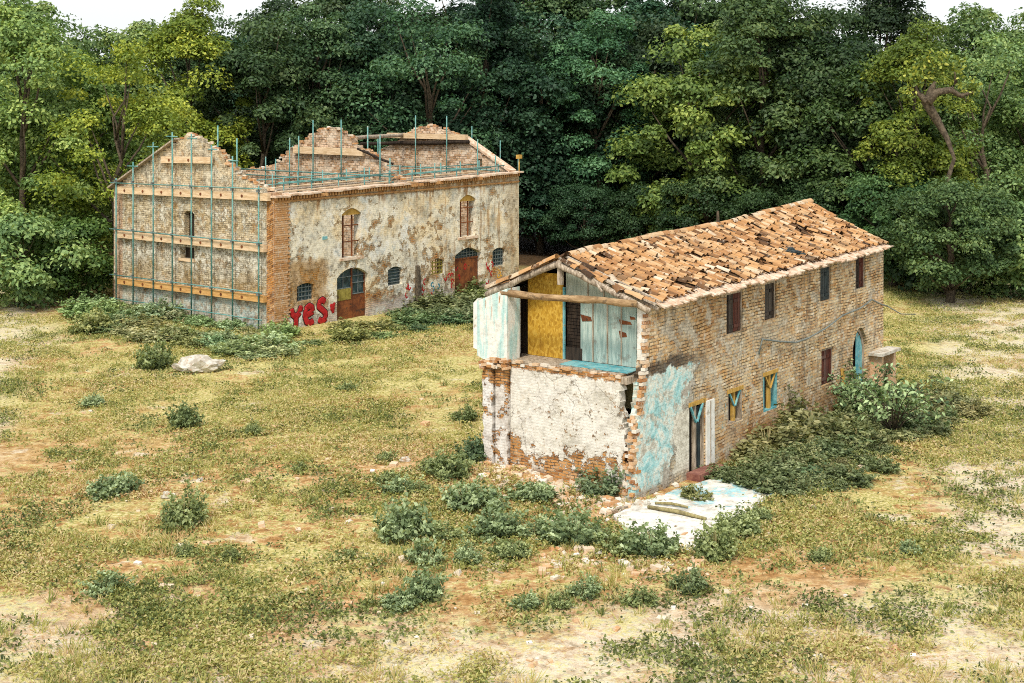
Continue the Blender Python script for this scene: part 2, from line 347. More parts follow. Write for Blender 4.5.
def mat_ground():
    n = N("dry_meadow", .95, .1); o = n.co(); X, Y, _ = n.sep(o)
    big = n.nz(o, .09, 5, .6, seed=2); mid = n.nz(o, .35, 6, .68, seed=5); fin = n.nz(o, 2.2, 6, .75, seed=9); vf = n.nz(o, 9, 4, .75)
    soil = n.ramp(fin, [(.3, (.2, .1, .035)), (.44, (.43, .24, .09)), (.54, (.58, .39, .19)), (.66, (.72, .6, .42))])
    grass = n.ramp(vf, [(.3, (.12, .115, .035)), (.42, (.34, .31, .09)), (.52, (.56, .48, .18)), (.66, (.72, .63, .37))])
    gm = n.st(n.add(n.add(mid, n.mul(n.sub(fin, .5), 1.5)), n.mul(n.sub(big, .5), 1.6)), .48, .58)
    far = n.st(Y, 44, 58)
    gm = n.mx(gm, n.mul(far, n.st(n.add(mid, n.mul(fin, .5)), .62, .74)))
    c = n.mix(gm, soil, grass)
    # dry pale earth, painting in the white edge haze: foreground, left margin, and the track on the right
    wv = n.mul(n.sub(n.nz(o, .16, 5, .65, seed=13), .5), 16)
    sand = n.ramp(fin, [(.35, (.52, .42, .28)), (.5, (.68, .6, .46)), (.66, (.78, .73, .62))])
    near = n.st(n.add(Y, wv), 35.0, 29.5)
    lft = n.st(n.add(n.add(X, n.mul(Y, .26)), n.mul(wv, .45)), -2.6, -5.2)
    rgt = n.st(n.add(n.sub(X, n.mul(Y, .262)), n.mul(wv, .35)), .6, 2.2)
    bare = n.mul(n.mx(n.mx(near, lft), rgt), n.st(n.add(n.mul(n.add(mid, fin), .5), n.mul(n.sub(vf, .5), .9)), .62, .48))
    c = n.mix(n.mul(bare, .8), c, sand)
    spots = n.mul(n.st(n.nz(o, .5, 5, .65, seed=29), .6, .66), n.st(Y, 70, 56))
    c = n.mix(n.mul(spots, .6), c, sand)
    och = n.mul(n.st(n.nz(o, .24, 6, .7, seed=47), .5, .6), n.st(n.nz(o, 1.7, 5, .75, seed=49), .44, .56))
    c = n.mix(n.mul(och, .7), c, n.ramp(fin, [(.4, (.3, .15, .05)), (.6, (.52, .31, .12))]))
    c = n.mix(n.mul(n.st(n.nz(o, 3.5, 6, .8, seed=37), .53, .64), .55), c, (.1, .075, .03))
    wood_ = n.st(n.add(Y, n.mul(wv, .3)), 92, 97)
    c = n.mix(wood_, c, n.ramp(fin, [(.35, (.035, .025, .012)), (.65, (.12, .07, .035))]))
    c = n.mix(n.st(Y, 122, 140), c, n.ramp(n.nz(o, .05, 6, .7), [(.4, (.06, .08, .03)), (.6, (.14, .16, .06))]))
    n.bump(n.add(n.mul(fin, .5), n.mul(vf, .5)), 1., .12)
    return n.col(c)

def mat_slab():
    n = N("painted_concrete", .85); o = n.co()
    f = n.nz(o, 1.0, 7, .72, seed=2, dist=.5); g = n.nz(o, 3.5, 6, .75, seed=6)
    c = n.ramp(g, [(.35, (.5, .46, .38)), (.52, (.74, .72, .64)), (.7, (.8, .79, .75))])
    _, yy, _ = n.sep(o)
    tq = n.mul(n.st(n.add(f, n.mul(n.sub(yy, 41.8), .055)), .5, .56), n.st(g, .42, .54))
    c = n.mix(n.mul(tq, .9), c, n.ramp(g, [(.35, (.07, .33, .42)), (.52, (.2, .52, .58)), (.65, (.6, .76, .76))]))
    c = n.mix(n.st(n.nz(o, 1.4, 6, .7, seed=14), .6, .66), c, (.2, .13, .05))
    c = n.grit(c, o, .6, 3., 8)
    n.bump(g, .5, .03); return n.col(c)

# ------------------------------------------------------------------ mesh helper
class MB:
    def __init__(s): s.v, s.f, s.uv, s.r, s.rn = [], [], [], [], .5
    def add(s, pts, faces, uvs=None):
        o = len(s.v); s.v += [tuple(p) for p in pts]; s.r += [s.rn] * len(pts)
        for i, fc in enumerate(faces):
            s.f.append([o + k for k in fc]); s.uv.append(uvs[i] if uvs else [(0, 0)] * len(fc))
    def hexa(s, p):                                    # 8 corners: bottom ring, top ring
        s.add(p, [(3, 2, 1, 0), (4, 5, 6, 7), (0, 1, 5, 4), (1, 2, 6, 5), (2, 3, 7, 6), (3, 0, 4, 7)])
    def box(s, x0, x1, y0, y1, z0, z1):
        s.hexa([(x0, y0, z0), (x1, y0, z0), (x1, y1, z0), (x0, y1, z0), (x0, y0, z1), (x1, y0, z1), (x1, y1, z1), (x0, y1, z1)])
    def obox(s, c, size, M):
        c = Vector(c); a, b, d = (k / 2 for k in size)
        s.hexa([c + M @ Vector(q) for q in ((-a, -b, -d), (a, -b, -d), (a, b, -d), (-a, b, -d), (-a, -b, d), (a, -b, d), (a, b, d), (-a, b, d))])
    def bar(s, p, q, wd, ht, up=(0, 0, 1)):
        p, q = Vector(p), Vector(q); x = (q - p).normalized(); y = Vector(up).cross(x)
        y = y.normalized() if y.length > 1e-5 else Vector((0, 1, 0)); z = x.cross(y)
        M = Matrix((x, y, z)).transposed(); s.obox((p + q) / 2, ((q - p).length, wd, ht), M)
    def tube(s, pts, rad, k=8, cap=True, squash=None):
        pts = [Vector(p) for p in pts]; rad = rad if isinstance(rad, (list, tuple)) else [rad] * len(pts)
        ref = Vector((.31, .2, .93)); V = []
        for i, p in enumerate(pts):
            t = (pts[min(i + 1, len(pts) - 1)] - pts[max(i - 1, 0)]).normalized()
            a = t.cross(ref).normalized() if abs(t.dot(ref)) < .97 else t.cross(Vector((1, 0, 0))).normalized(); b = t.cross(a)
            for j in range(k):
                an = 2 * math.pi * j / k; off = (a * math.cos(an) + b * math.sin(an)) * rad[i]
                if squash: off = off - squash[0] * (off.dot(squash[0]) * (1 - squash[1]))
                V.append(p + off)
        F = [(i * k + j, i * k + (j + 1) % k, (i + 1) * k + (j + 1) % k, (i + 1) * k + j) for i in range(len(pts) - 1) for j in range(k)]
        if cap: F += [tuple(range(k - 1, -1, -1)), tuple((len(pts) - 1) * k + j for j in range(k))]
        s.add(V, F)
    def wall(s, W, outline, holes, thick):
        loops = [outline] + list(holes)
        pts = [q for l in loops for q in l]
        tris = tessellate_polygon([[Vector((a, b, 0)) for a, b in l] for l in loops])
        fr = [W.P(a, b, 0) for a, b in pts]; bk = [W.P(a, b, thick) for a, b in pts]; k = len(pts)
        F, U = [], []
        for t in tris:
            (a, b, c) = t; A, B, C = pts[a], pts[b], pts[c]
            cr = (B[0] - A[0]) * (C[1] - A[1]) - (B[1] - A[1]) * (C[0] - A[0])
            if abs(cr) < 1e-9: continue
            if cr < 0: a, b, c = a, c, b
            F.append((a, b, c)); U.append([pts[a], pts[b], pts[c]])
            F.append((k + a, k + c, k + b)); U.append([pts[a], pts[c], pts[b]])
        o = 0
        for li, l in enumerate(loops):
            area = sum(l[i][0] * l[(i + 1) % len(l)][1] - l[(i + 1) % len(l)][0] * l[i][1] for i in range(len(l)))
            m = len(l); want = area > 0 if li == 0 else area < 0
            for i in range(m):
                a, b = o + i, o + (i + 1) % m
                q = (b, a, k + a, k + b) if want else (a, b, k + b, k + a)
                F.append(q); U.append([(pts[e % k][0] + (thick if e >= k else 0), pts[e % k][1] + (thick if e >= k else 0) * .4) for e in q])
            o += m
        s.add(fr + bk, F, U)
    def build(s, name, mat, parent=None, smooth=False):
        me = bpy.data.meshes.new(name); me.from_pydata(s.v, [], s.f); me.validate(clean_customdata=False)
        if len(me.polygons) == len(s.f):
            l = me.uv_layers.new(name="UVMap"); flat = [c for fc in s.uv for q in fc for c in q]
            l.data.foreach_set("uv", flat)
        at = me.attributes.new("rnd", 'FLOAT', 'POINT'); at.data.foreach_set("value", s.r)
        if smooth: me.polygons.foreach_set("use_smooth", [True] * len(me.polygons))
        me.materials.append(mat); me.update()
        ob = bpy.data.objects.new(name, me); COL.objects.link(ob)
        if parent: ob.parent = parent
        return ob

class WF:                                               # a wall's own frame: u along, z up, depth inward
    def __init__(s, p0, p1):
        s.p0 = Vector((p0[0], p0[1], 0)); d = Vector((p1[0], p1[1], 0)) - s.p0; s.L = d.length; s.d = d.normalized()
        s.n = Vector((-s.d.y, s.d.x, 0))
    def P(s, u, z, dep=0.): q = s.p0 + s.d * u + s.n * dep; return Vector((q.x, q.y, z))
    def box(s, mb, u0, u1, z0, z1, d0, d1):
        mb.hexa([s.P(u0, z0, d0), s.P(u1, z0, d0), s.P(u1, z0, d1), s.P(u0, z0, d1), s.P(u0, z1, d0), s.P(u1, z1, d0), s.P(u1, z1, d1), s.P(u0, z1, d1)])
    def M(s): return Matrix((s.d, s.n, Vector((0, 0, 1)))).transposed()

def arch(u0, u1, z0, z1, rise, k=8):
    """opening with a segmental or round head, listed anticlockwise"""
    pts = [(u0, z0), (u1, z0)]
    for i in range(k + 1):
        t = i / k; pts.append((u1 + (u0 - u1) * t, z1 - rise + rise * math.sin(math.pi * t) ** (.8 if rise > .4 else 1)))
    return pts
def rect(u0, u1, z0, z1, j=.02):
    q = lambda: random.uniform(-j, j)
    return [(u0 + q(), z0 + q()), (u1 + q(), z0 + q()), (u1 + q(), z1 + q()), (u0 + q(), z1 + q())]
def ragged(prof, step=.28, jit=.07, seed=1):
    """broken wall top: brick-sized steps along a measured profile (u rising)"""
    r = random.Random(seed); out = []
    for (a, za), (b, zb) in zip(prof, prof[1:]):
        k = max(1, int((b - a) / step)); last = None
        for i in range(k):
            t0, t1 = i / k, (i + 1) / k; zz = za + (zb - za) * (t0 + t1) / 2 + r.uniform(-jit, jit)
            out += [(a + (b - a) * t0 + .004, zz), (a + (b - a) * t1 - .004, zz + r.uniform(-.03, .03))]
    return out

def thing(name, label, cat, loc=(0, 0, 0), rz=0., group=None):
    o = bpy.data.objects.new(name, None); COL.objects.link(o); o.location = loc; o.rotation_euler = (0, 0, rz)
    o.empty_display_size = .3
    return tag(o, label, cat, group)
def tag(o, label, cat, group=None, kind=None):
    if label: o['label'] = label
    if cat: o['category'] = cat
    if group: o['group'] = group
    if kind: o['kind'] = kind
    return o
def dup(root, loc, rz, sc, label, group=None, color=None, name=None):
    r = root.copy(); COL.objects.link(r); r.location = loc; r.rotation_euler = (0, 0, rz); r.scale = sc
    r['label'] = label
    if group: r['group'] = group
    elif 'group' in r: del r['group']
    kids = []
    for ch in root.children:
        c = ch.copy(); COL.objects.link(c); c.parent = r; kids.append(c)
    if color: tint(r, color)
    return r
def tint(r, color):
    for ch in r.children:
        if ch.name.startswith(('crown', 'foliage')): ch.color = tuple(color) + (1,)

def leaf_mesh(name, C, Nn, size, mat, rnd, parent=None, aspect=.6):
    C = np.asarray(C); k = len(C); Nn = Nn / (np.linalg.norm(Nn, axis=1, keepdims=True) + 1e-9)
    t = np.cross(Nn, RNG.normal(size=(k, 3))); t /= np.linalg.norm(t, axis=1, keepdims=True) + 1e-9
    b = np.cross(Nn, t); sz = np.broadcast_to(size, (k,)).reshape(-1, 1) * RNG.uniform(.7, 1.3, (k, 1))
    V = np.empty((k, 4, 3)); dn = Nn * sz * .12
    V[:, 0] = C - t * sz * .5 - dn; V[:, 1] = C + b * sz * aspect * .5 - t * sz * .08; V[:, 2] = C + t * sz * .5 - dn; V[:, 3] = C - b * sz * aspect * .5 - t * sz * .08
    me = bpy.data.meshes.new(name); me.vertices.add(k * 4); me.loops.add(k * 4); me.polygons.add(k)
    me.vertices.foreach_set("co", V.ravel()); me.loops.foreach_set("vertex_index", np.arange(k * 4, dtype=np.int32))
    me.polygons.foreach_set("loop_start", np.arange(0, k * 4, 4, dtype=np.int32))
    me.update(calc_edges=True)
    at = me.attributes.new("rnd", 'FLOAT', 'POINT'); at.data.foreach_set("value", np.repeat(np.asarray(rnd, dtype=np.float32), 4))
    me.materials.append(mat)
    ob = bpy.data.objects.new(name, me); COL.objects.link(ob)
    if parent: ob.parent = parent
    return ob

# ------------------------------------------------------------------ ground
HO = Vector((3.458, 41.827, 0)); HR_ = R(53.486)            # farmhouse: near corner, heading of its long wall
LO = Vector((-11.132, 70.161, 0)); LR_ = R(52.695)          # warehouse: near corner, heading
def inv(o, r, x, y): dx, dy = x - o.x, y - o.y; return dx * math.cos(r) + dy * math.sin(r), -dx * math.sin(r) + dy * math.cos(r)
def fwd(o, r, x, y): return o.x + x * math.cos(r) - y * math.sin(r), o.y + x * math.sin(r) + y * math.cos(r)
def gz(x, y):
    z = .09 * mnoise.noise(Vector((x * .16, y * .16, 0))) + .05 * mnoise.noise(Vector((x * .6, y * .6, 3)))
    z += .36 * math.exp(-((x + .9) ** 2 + (y - 44.3) ** 2) / (2 * 2.0 ** 2))
    hx, hy = inv(HO, HR_, x, y)
    if -4 < hx < 6 and -5 < hy < 1.5: z *= .25
    return z
def gpt(px, py):                                            # where a sight line of the survey meets the ground
    z = 0.
    for _ in range(3):
        Y = (CAM_H - z) * FPX / (py - HOR); X = (px - 512) / FPX * Y; z = gz(X, Y)
    return X, Y, z
def axis(lo, hi, step, far):
    a = list(np.arange(lo, hi + .01, step)); e = step; l, r = [], []; x = lo
    while x > -far: e *= 1.5; x -= e; l.append(x)
    x = hi; e = step
    while x < far: e *= 1.5; x += e; r.append(x)
    return l[::-1] + a + r
gx, gy = axis(-34, 34, .5, 900), axis(24, 104, .5, 1500)
gb = MB(); gv = [(x, y, gz(x, y)) for y in gy for x in gx]; nx = len(gx)
gb.v = gv; gb.r = [.5] * len(gv)
gb.f = [(j * nx + i, j * nx + i + 1, (j + 1) * nx + i + 1, (j + 1) * nx + i) for j in range(len(gy) - 1) for i in range(nx - 1)]
gb.uv = [[(0, 0)] * 4] * len(gb.f)
tag(gb.build("ground", mat_ground(), smooth=True), "dry meadow ground of yellow green grass and bare pale earth, whitened for edge haze", None, kind="structure")

sb = MB()                                                   # concrete apron before the door: a cracked sheet, 5 cm proud
pl_ = [(612, 519), (634, 535), (660, 546), (690, 553), (716, 541), (738, 523), (773, 496), (752, 487), (716, 480), (640, 504)]
base = [gpt(*q) for q in pl_]; SLAB = [(a, b) for a, b, _ in base]; rr = random.Random(19); rag = []
for (a, b), (c, d) in zip(SLAB, SLAB[1:] + SLAB[:1]):
    for i in range(7): t = i / 7; rag.append((a + (c - a) * t + rr.uniform(-.07, .07), b + (d - b) * t + rr.uniform(-.07, .07), 0))
base = rag
sb.v = [(x, y, .075) for x, y, z in base] + [(x, y, -.1) for x, y, z in base]; k = len(base); sb.r = [.5] * (2 * k)
sb.f = [tuple(range(k))] + [(k + i, k + (i + 1) % k, (i + 1) % k, i) for i in range(k)]
sb.uv = [[(0, 0)] * len(q) for q in sb.f]
tag(sb.build("concrete_slab", mat_slab()), "pale concrete slab with flaking turquoise paint before the door", None, kind="structure")

# ------------------------------------------------------------------ shared materials
M_BRICK = mat_loose_brick(); M_TILE = mat_tile()
M_OLD = mat_wood("grey_weathered_wood", (.2, .15, .1), (.5, .42, .32))
M_DARKW = mat_wood("dark_shutter_wood", (.01, .007, .005), (.045, .03, .02))  # near black tone also paints the shade of deep openings
M_RED = mat_wood("red_brown_shutter", (.04, .01, .007), (.12, .032, .018))
M_BLUEW = mat_wood("blue_grey_shutter", (.012, .018, .02), (.055, .075, .075))
M_YEL = mat_wood("yellow_timber", (.42, .24, .04), (.55, .35, .1), dirt=.45)
M_TIM = mat_wood("new_scaffold_plank", (.52, .36, .2), (.72, .55, .36), (1.2, 1.2, 8), dirt=.12)
M_TIM2 = mat_wood("orange_scaffold_plank", (.5, .26, .08), (.66, .4, .15), (1.2, 1.2, 8), dirt=.15)
M_TEAL = mat_flat("teal_scaffold_tube", (.07, .22, .2), (.17, .34, .31), 3, .6, .2, (.34, .33, .28))
M_RUST = mat_flat("rusted_iron_sheet", (.11, .035, .015), (.24, .08, .025), 2.2, .8, 0, (.05, .03, .02))
M_RUSTY = mat_flat("yellowed_iron_sheet", (.2, .16, .03), (.36, .3, .07), 2.5, .8, 0, (.1, .06, .03))
M_IRON = mat_flat("grey_iron_bar", (.1, .12, .12), (.22, .25, .24), 5, .6, .3)
M_GLASS = mat_flat("dirty_dark_glass", (.015, .03, .035), (.05, .09, .1), 2, .2, 0, (.1, .13, .13))
M_TURQ = mat_wood("turquoise_door_plank", (.24, .34, .31), (.46, .55, .49), (7, 7, .8), dirt=.55, dcol=(.16, .13, .1))  # base tone darkened to carry the shade inside the open room
M_TURQD = mat_flat("turquoise_paint", (.07, .28, .32), (.22, .46, .47), 3, .7, 0, (.3, .26, .18))
M_GREYB = mat_wood("grey_green_boards", (.26, .3, .24), (.45, .48, .4), (7, 7, .8))
M_OSB = mat_osb()
M_WHITE = mat_flat("chalky_white_plaster", (.66, .64, .56), (.8, .79, .74), 2.5, .9, 0, (.42, .38, .3))
M_MORT = mat_flat("pale_mortar_and_tile_shards", (.5, .34, .22), (.7, .57, .44), 3.5, .9, 0, (.36, .19, .09))
M_DARK = mat_flat("dark_roof_boarding", (.05, .035, .022), (.13, .09, .06), 3)
M_BARK = mat_flat("grey_brown_bark", (.05, .038, .026), (.14, .11, .075), 6, .9)
M_REDP = mat_flat("red_spray_paint", (.3, .01, .012), (.44, .02, .02), 4, .6)
M_BLKP = mat_flat("black_spray_paint", (.03, .008, .01), (.05, .015, .015), 4, .6)
M_BLUP = mat_flat("blue_spray_paint", (.02, .16, .22), (.03, .2, .28), 4, .6)
M_ORAP = mat_flat("orange_spray_paint", (.6, .3, .03), (.65, .36, .05), 4, .6)
M_OLIVE = mat_wood("olive_boarding", (.2, .17, .07), (.36, .31, .15))
M_STONE = mat_flat("pale_rubble_stone", (.36, .32, .25), (.6, .57, .49), 3, .9, 0, (.4, .24, .13))
M_PIPE = mat_flat("grey_cable_sheath", (.12, .14, .13), (.2, .22, .2), 5, .5)
M_CORN = mat_flat("brick_cornice", (.36, .17, .06), (.5, .29, .12), 5, .9, 0, (.1, .055, .03))

# ================================================================== WAREHOUSE
H_LONG, H_FRONT, H_PIER, H_PTOP = mat_house_long(), mat_house_front(), mat_pier(), mat_pier_top()
W_LONG, W_GAB, W_IN = mat_ware_long(), mat_ware_gable(), mat_ware_inner()
ware = thing("ruined_warehouse", "roofless cream plastered brick warehouse with red YES graffiti and scaffolded gable", "building", LO, LR_)
DL = (.89, 12.85); GL = math.hypot(*DL)
wl = WF((0, 0), (19.02, 0))
def ztop(x): return 6.36 + .27 * x / 19.02
WIN_A = arch(4.55, 5.95, 3.08, 5.5, .28); WIN_B = arch(13.72, 15.1, 3.36, 5.62, .26)
DOOR_1 = arch(4.22, 6.44, -.25, 2.55, .42); DOOR_2 = arch(13.3, 15.55, -.25, 2.75, .36)
SMALL = [arch(1.5, 2.62, 1.28, 2.12, .12), arch(7.94, 9.0, 1.34, 2.3, .14), arch(11.3, 12.38, 1.55, 2.4, .16), arch(16.58, 17.7, 1.5, 2.52, .16)]
m = MB()
topl = ragged([(19.02 - x, 0) for x in ()] or [(0, 6.3), (1.2, 6.34), (19.02, 6.6)], .5, .03, 4)
m.wall(wl, [(0, -.3), (19.02, -.3)] + topl[::-1], [WIN_A, WIN_B, DOOR_1, DOOR_2] + SMALL, .5)
m.build("wall", W_LONG, ware)
wg = WF(DL, (0, 0))                                        # near gable, scaffolded
prof = [(0, 6.45), (.66, 6.62), (1.6, 6.95), (2.68, 7.3), (3.5, 7.75), (4.3, 8.3), (5., 8.5), (5.66, 8.85), (6.6, 9.1), (7.5, 8.75), (9.06, 8.15), (10.8, 7.3), (12.88, 6.3)]
up = [(GL - a, b) for a, b in prof][::-1]
nar = lambda: [(GL - 6.9, 4.05), (GL - 6.1, 4.05), (GL - 6.1, 5.2), (GL - 6.3, 5.36), (GL - 6.7, 5.36), (GL - 6.9, 5.2)]
m = MB()
m.wall(wg, [(.02, -.3), (GL - .0, -.3)] + ragged(up, .3, .07, 8)[::-1], [nar(), rect(GL - 7.2, GL - 6.1, 2.98, 3.55, .05)], .499)
m.build("gable_wall", W_GAB, ware)
wm = WF((9.5, 12.6), (9.5, .49))                           # cross wall
mp = [(.0, 6.75), (1.1, 6.85), (2.5, 7.0), (3.3, 7.6), (3.9, 8.0), (5.0, 8.55), (6.1, 9.15), (7.1, 9.25), (7.9, 9.1), (8.6, 8.75), (9.0, 8.2), (10.1, 7.95), (10.7, 7.3), (12.11, 6.55)]
m = MB(); m.wall(wm, [(0, -.3), (12.11, -.3)] + ragged(mp, .3, .1, 5)[::-1], [], .45); m.build("cross_wall", W_IN, ware)
wfar = WF((18.55, 12.6), (18.55, .49))                        # far gable, seen from inside
fp = [(0, 6.5), (2.2, 7.5), (4.0, 8.3), (5.2, 9.0), (6.2, 9.15), (7.2, 9.0), (8.6, 8.55), (9.2, 8.3), (12.11, 6.75)]
m = MB(); m.wall(wfar, [(0, -.3), (12.11, -.3)] + ragged(fp, .3, .05, 6)[::-1], [rect(9.9, 10.3, 6.9, 7.35)], .47); m.build("far_gable_wall", W_IN, ware)
wb = WF((19.02, 13.1), (1.0, 13.1))
m = MB(); m.wall(wb, [(0, -.3), (18.02, -.3)] + ragged([(0, 6.5), (6, 6.4), (18.02, 6.3)], .4, .1, 9)[::-1], [], .45); m.build("rear_wall", W_IN, ware)
# cornice with dentils
m = MB(); rr = random.Random(3)
for i in range(38):
    x0 = -.12 + i * .506; m.rn = rr.random()
    if rr.random() < .06: continue
    zt = ztop(x0) + rr.uniform(-.04, .03)
    wl.box(m, x0, x0 + .5, zt - .02, zt + .07, -.24 + rr.uniform(-.04, .03), .5)
m.build("cornice", M_MORT, ware)
m = MB()
for i in range(96):
    x0 = .0 + i * .198; zt = ztop(x0) - .03
    wl.box(m, x0, x0 + .1, zt - .16, zt, -.15, -.002)
wl.box(m, 0, 19.0, 6.08, 6.16, -.05, -.002)
m.build("dentil_band", M_CORN, ware)
# coping along the gable slopes
m = MB(); m.bar(wg.P(-.3, 6.22, .1), wg.P(GL - 7.4, 8.92, .1), .75, .08); m.build("verge_board", M_OLD, ware)
m = MB(); m.bar(wfar.P(8.9, 8.55, .2), wfar.P(12.35, 6.72, .2), .62, .12); m.build("coping", M_MORT, ware)
# quoin at near corner
m = MB(); rr = random.Random(12)
for i in range(62):
    m.rn = .18 + rr.random() * .3; wd = (.85 if i % 2 else 1.0) + rr.uniform(-.05, .05)
    wl.box(m, .03, wd, i * .1 + .02, i * .1 + .105, -.035 - rr.random() * .015, -.002)
m.build("quoin", M_BRICK, ware)
# loose bricks on the broken wall tops
m = MB(); rr = random.Random(14)
for W, pr, off in ((wg, up, .25), (wm, mp, .2), (wfar, fp, .2)):
    for (a, za), (b, zb) in zip(pr, pr[1:]):
        for i in range(int((b - a) * 7)):
            t = rr.random(); m.rn = rr.random()
            m.obox(W.P(a + (b - a) * t, za + (zb - za) * t + rr.uniform(-.05, .1), off + rr.uniform(-.2, .25)), (rr.uniform(.15, .3), rr.uniform(.12, .2), rr.uniform(.07, .13)),
                   W.M() @ Matrix.Rotation(rr.uniform(-.5, .5), 3, 'Z') @ Matrix.Rotation(rr.uniform(-.25, .25), 3, 'Y'))
m.build("wall_top_rubble", M_BRICK, ware)
# roof remains: ridge purlin, lintel log
def log(name, p, q, r, mat, parent, seed=0):
    rr = random.Random(seed); p, q = Vector(p), Vector(q); m = MB()
    m.tube([p.lerp(q, t / 8) + Vector((0, rr.uniform(-.02, .02), rr.uniform(-.03, .03))) for t in range(9)], [r * rr.uniform(.88, 1.1) for _ in range(9)], 10)
    return m.build(name, mat, parent, True)
log("ridge_beam", (9.7, 5.0, 8.72), (18.6, 8.3, 8.6), .12, M_OLD, ware, 3)
log("wall_beam", wfar.P(1.0, 8.02, -.22), wfar.P(9.5, 8.3, -.22), .11, M_DARKW, ware, 4)
log("wall_beam", wm.P(9.2, 8.2, -.2), wm.P(11.7, 7.5, -.2), .07, M_DARKW, ware, 5)
# openings
def glazing(W, op_u0, op_u1, z0, z1, nu, nz_, dep, parent, bar=M_IRON, pane=M_GLASS, r=.022, label=None, arch_=.12):
    f = MB(); t = .05
    for a, b, c, d in ((op_u0, op_u0 + t, z0, z1 - arch_ * .6), (op_u1 - t, op_u1, z0, z1 - arch_ * .6), (op_u0 + t, op_u1 - t, z0, z0 + t)):
        W.box(f, a, b, c, d, dep, dep + .06)
    fr = f.build("window", bar, parent)
    if label: fr['label'] = label
    if pane:
        p = MB(); p.wall(WFo(W, dep + .03), arch(op_u0 + .02, op_u1 - .02, z0 + .02, z1 - .01, arch_), [], .012); p.build("pane", pane, fr)
    g = MB()
    for i in range(1, nu): u = op_u0 + (op_u1 - op_u0) * i / nu; W.box(g, u - r, u + r, z0 + .03, z1 - .04, dep - .02, dep + .01)
    for i in range(1, nz_): z = z0 + (z1 - z0) * i / nz_; W.box(g, op_u0 + .04, op_u1 - .04, z - r, z + r, dep - .045, dep - .02)
    g.build("grille", bar, fr); return fr
class WFo(WF):
    def __init__(s, W, dep): s.p0 = W.p0 + W.n * dep; s.d, s.n, s.L = W.d, W.n, W.L
glazing(wl, 1.5, 2.62, 1.28, 2.12, 5, 4, .16, ware, label="small grilled window above the red YES graffiti")
glazing(wl, 7.94, 9.0, 1.34, 2.3, 1, 6, .16, ware, label="small dark louvred window right of the first doorway")
glazing(wl, 11.3, 12.38, 1.55, 2.4, 4, 4, .12, ware, M_RUSTY, None, .03, label="small open window with rusty grille", arch_=.16)
glazing(wl, 16.58, 17.7, 1.5, 2.52, 5, 5, .16, ware, label="small grilled window right of the rusty door")
for (u0, u1, z0, z1) in ((4.55, 5.95, 3.08, 5.5), (13.72, 15.1, 3.36, 5.62)):
    f = MB(); W = wl
    for u in (u0 + .32, u0 + .95): W.box(f, u - .03, u + .03, z0, z1 - .12, .2, .26)
    for z in (z0 + .75, z0 + 1.55): W.box(f, u0, u1, z - .025, z + .025, .205, .255)
    fr = f.build("window", M_RUST, ware)
    s_ = MB(); W.box(s_, u0 - .15, u1 + .15, z0 - .14, z0 - .02, -.07, .3); s_.build("sill", M_MORT, fr)
    a = MB(); pts = arch(u0, u1, z0, z1 - .015, .27)[2:]
    a.wall(WFo(W, .1), pts + [(u0, z1 - .34), (u1, z1 - .34)], [], .3); a.build("arch_lining", M_YEL, fr)
# door 1: two leaves, glazed tops
d = MB(); wl.box(d, 4.24, 4.3, -.2, 2.2, .2, .28); wl.box(d, 6.36, 6.42, -.2, 2.2, .2, .28); wl.box(d, 5.42, 5.52, -.2, 2.48, .2, .28)
d1 = d.build("door", M_RUST, ware); d1['label'] = "rusty double door with glazed top beside the graffiti"
d = MB(); wl.box(d, 4.3, 5.42, -.2, .95, .22, .26); wl.box(d, 5.52, 6.36, -.2, 1.2, .22, .26); d.build("door_panel", M_RUST, d1)
d = MB()
for i in range(6): d.rn = random.random(); wl.box(d, 4.31 + i * .184, 4.31 + i * .184 + .175, .955, 1.55, .2, .24)
d.build("door_panel", M_RUSTY, d1)['label'] = "yellow ribbed sheet in the door"
d = MB(); d.wall(WFo(wl, .245), [(4.3, 1.56), (5.42, 1.56), (5.42, 2.48), (4.9, 2.38), (4.3, 2.14)], [], .012); d.wall(WFo(wl, .245), [(5.52, 1.21), (6.36, 1.21), (6.36, 2.16), (5.9, 2.4), (5.52, 2.49)], [], .012); d.build("pane", M_GLASS, d1)
d = MB()
for u, a, b in ((4.85, 1.55, 2.36), (5.93, 1.2, 2.4)): wl.box(d, u - .02, u + .02, a, b, .2, .24)
for z, a, b in ((1.55, 4.3, 5.42), (2.1, 4.3, 5.42), (1.2, 5.52, 6.36), (1.75, 5.52, 6.36), (2.1, 5.52, 6.36)): wl.box(d, a, b, z - .022, z + .022, .19, .24)
d.build("glazing_bars", M_IRON, d1)
# door 2
d = MB(); wl.box(d, 13.32, 15.53, 2.12, 2.2, .18, .28); d2 = d.build("door", M_RUST, ware); d2['label'] = "rust red iron double door under a grilled fanlight"
d = MB()
for i in range(4): d.rn = random.random(); wl.box(d, 13.32 + i * .553, 13.32 + i * .553 + .54, -.2, 2.11, .2 + .012 * (i % 2), .25)
d.build("door_panel", M_RUST, d2)
d = MB(); d.wall(WFo(wl, .25), arch(13.33, 15.52, 2.21, 2.73, .33)[0:2] + arch(13.33, 15.52, 2.21, 2.73, .33)[2:], [], .012); d.build("pane", M_GLASS, d2)
d = MB()
for i in range(1, 9): u = 13.32 + i * .246; wl.box(d, u - .018, u + .018, 2.2, 2.4 + .3 * math.sin(math.pi * i / 9), .2, .22)
for z in (2.33, 2.48): wl.box(d, 13.5, 15.35, z - .016, z + .016, .175, .198)
d.build("grille", M_IRON, d2)
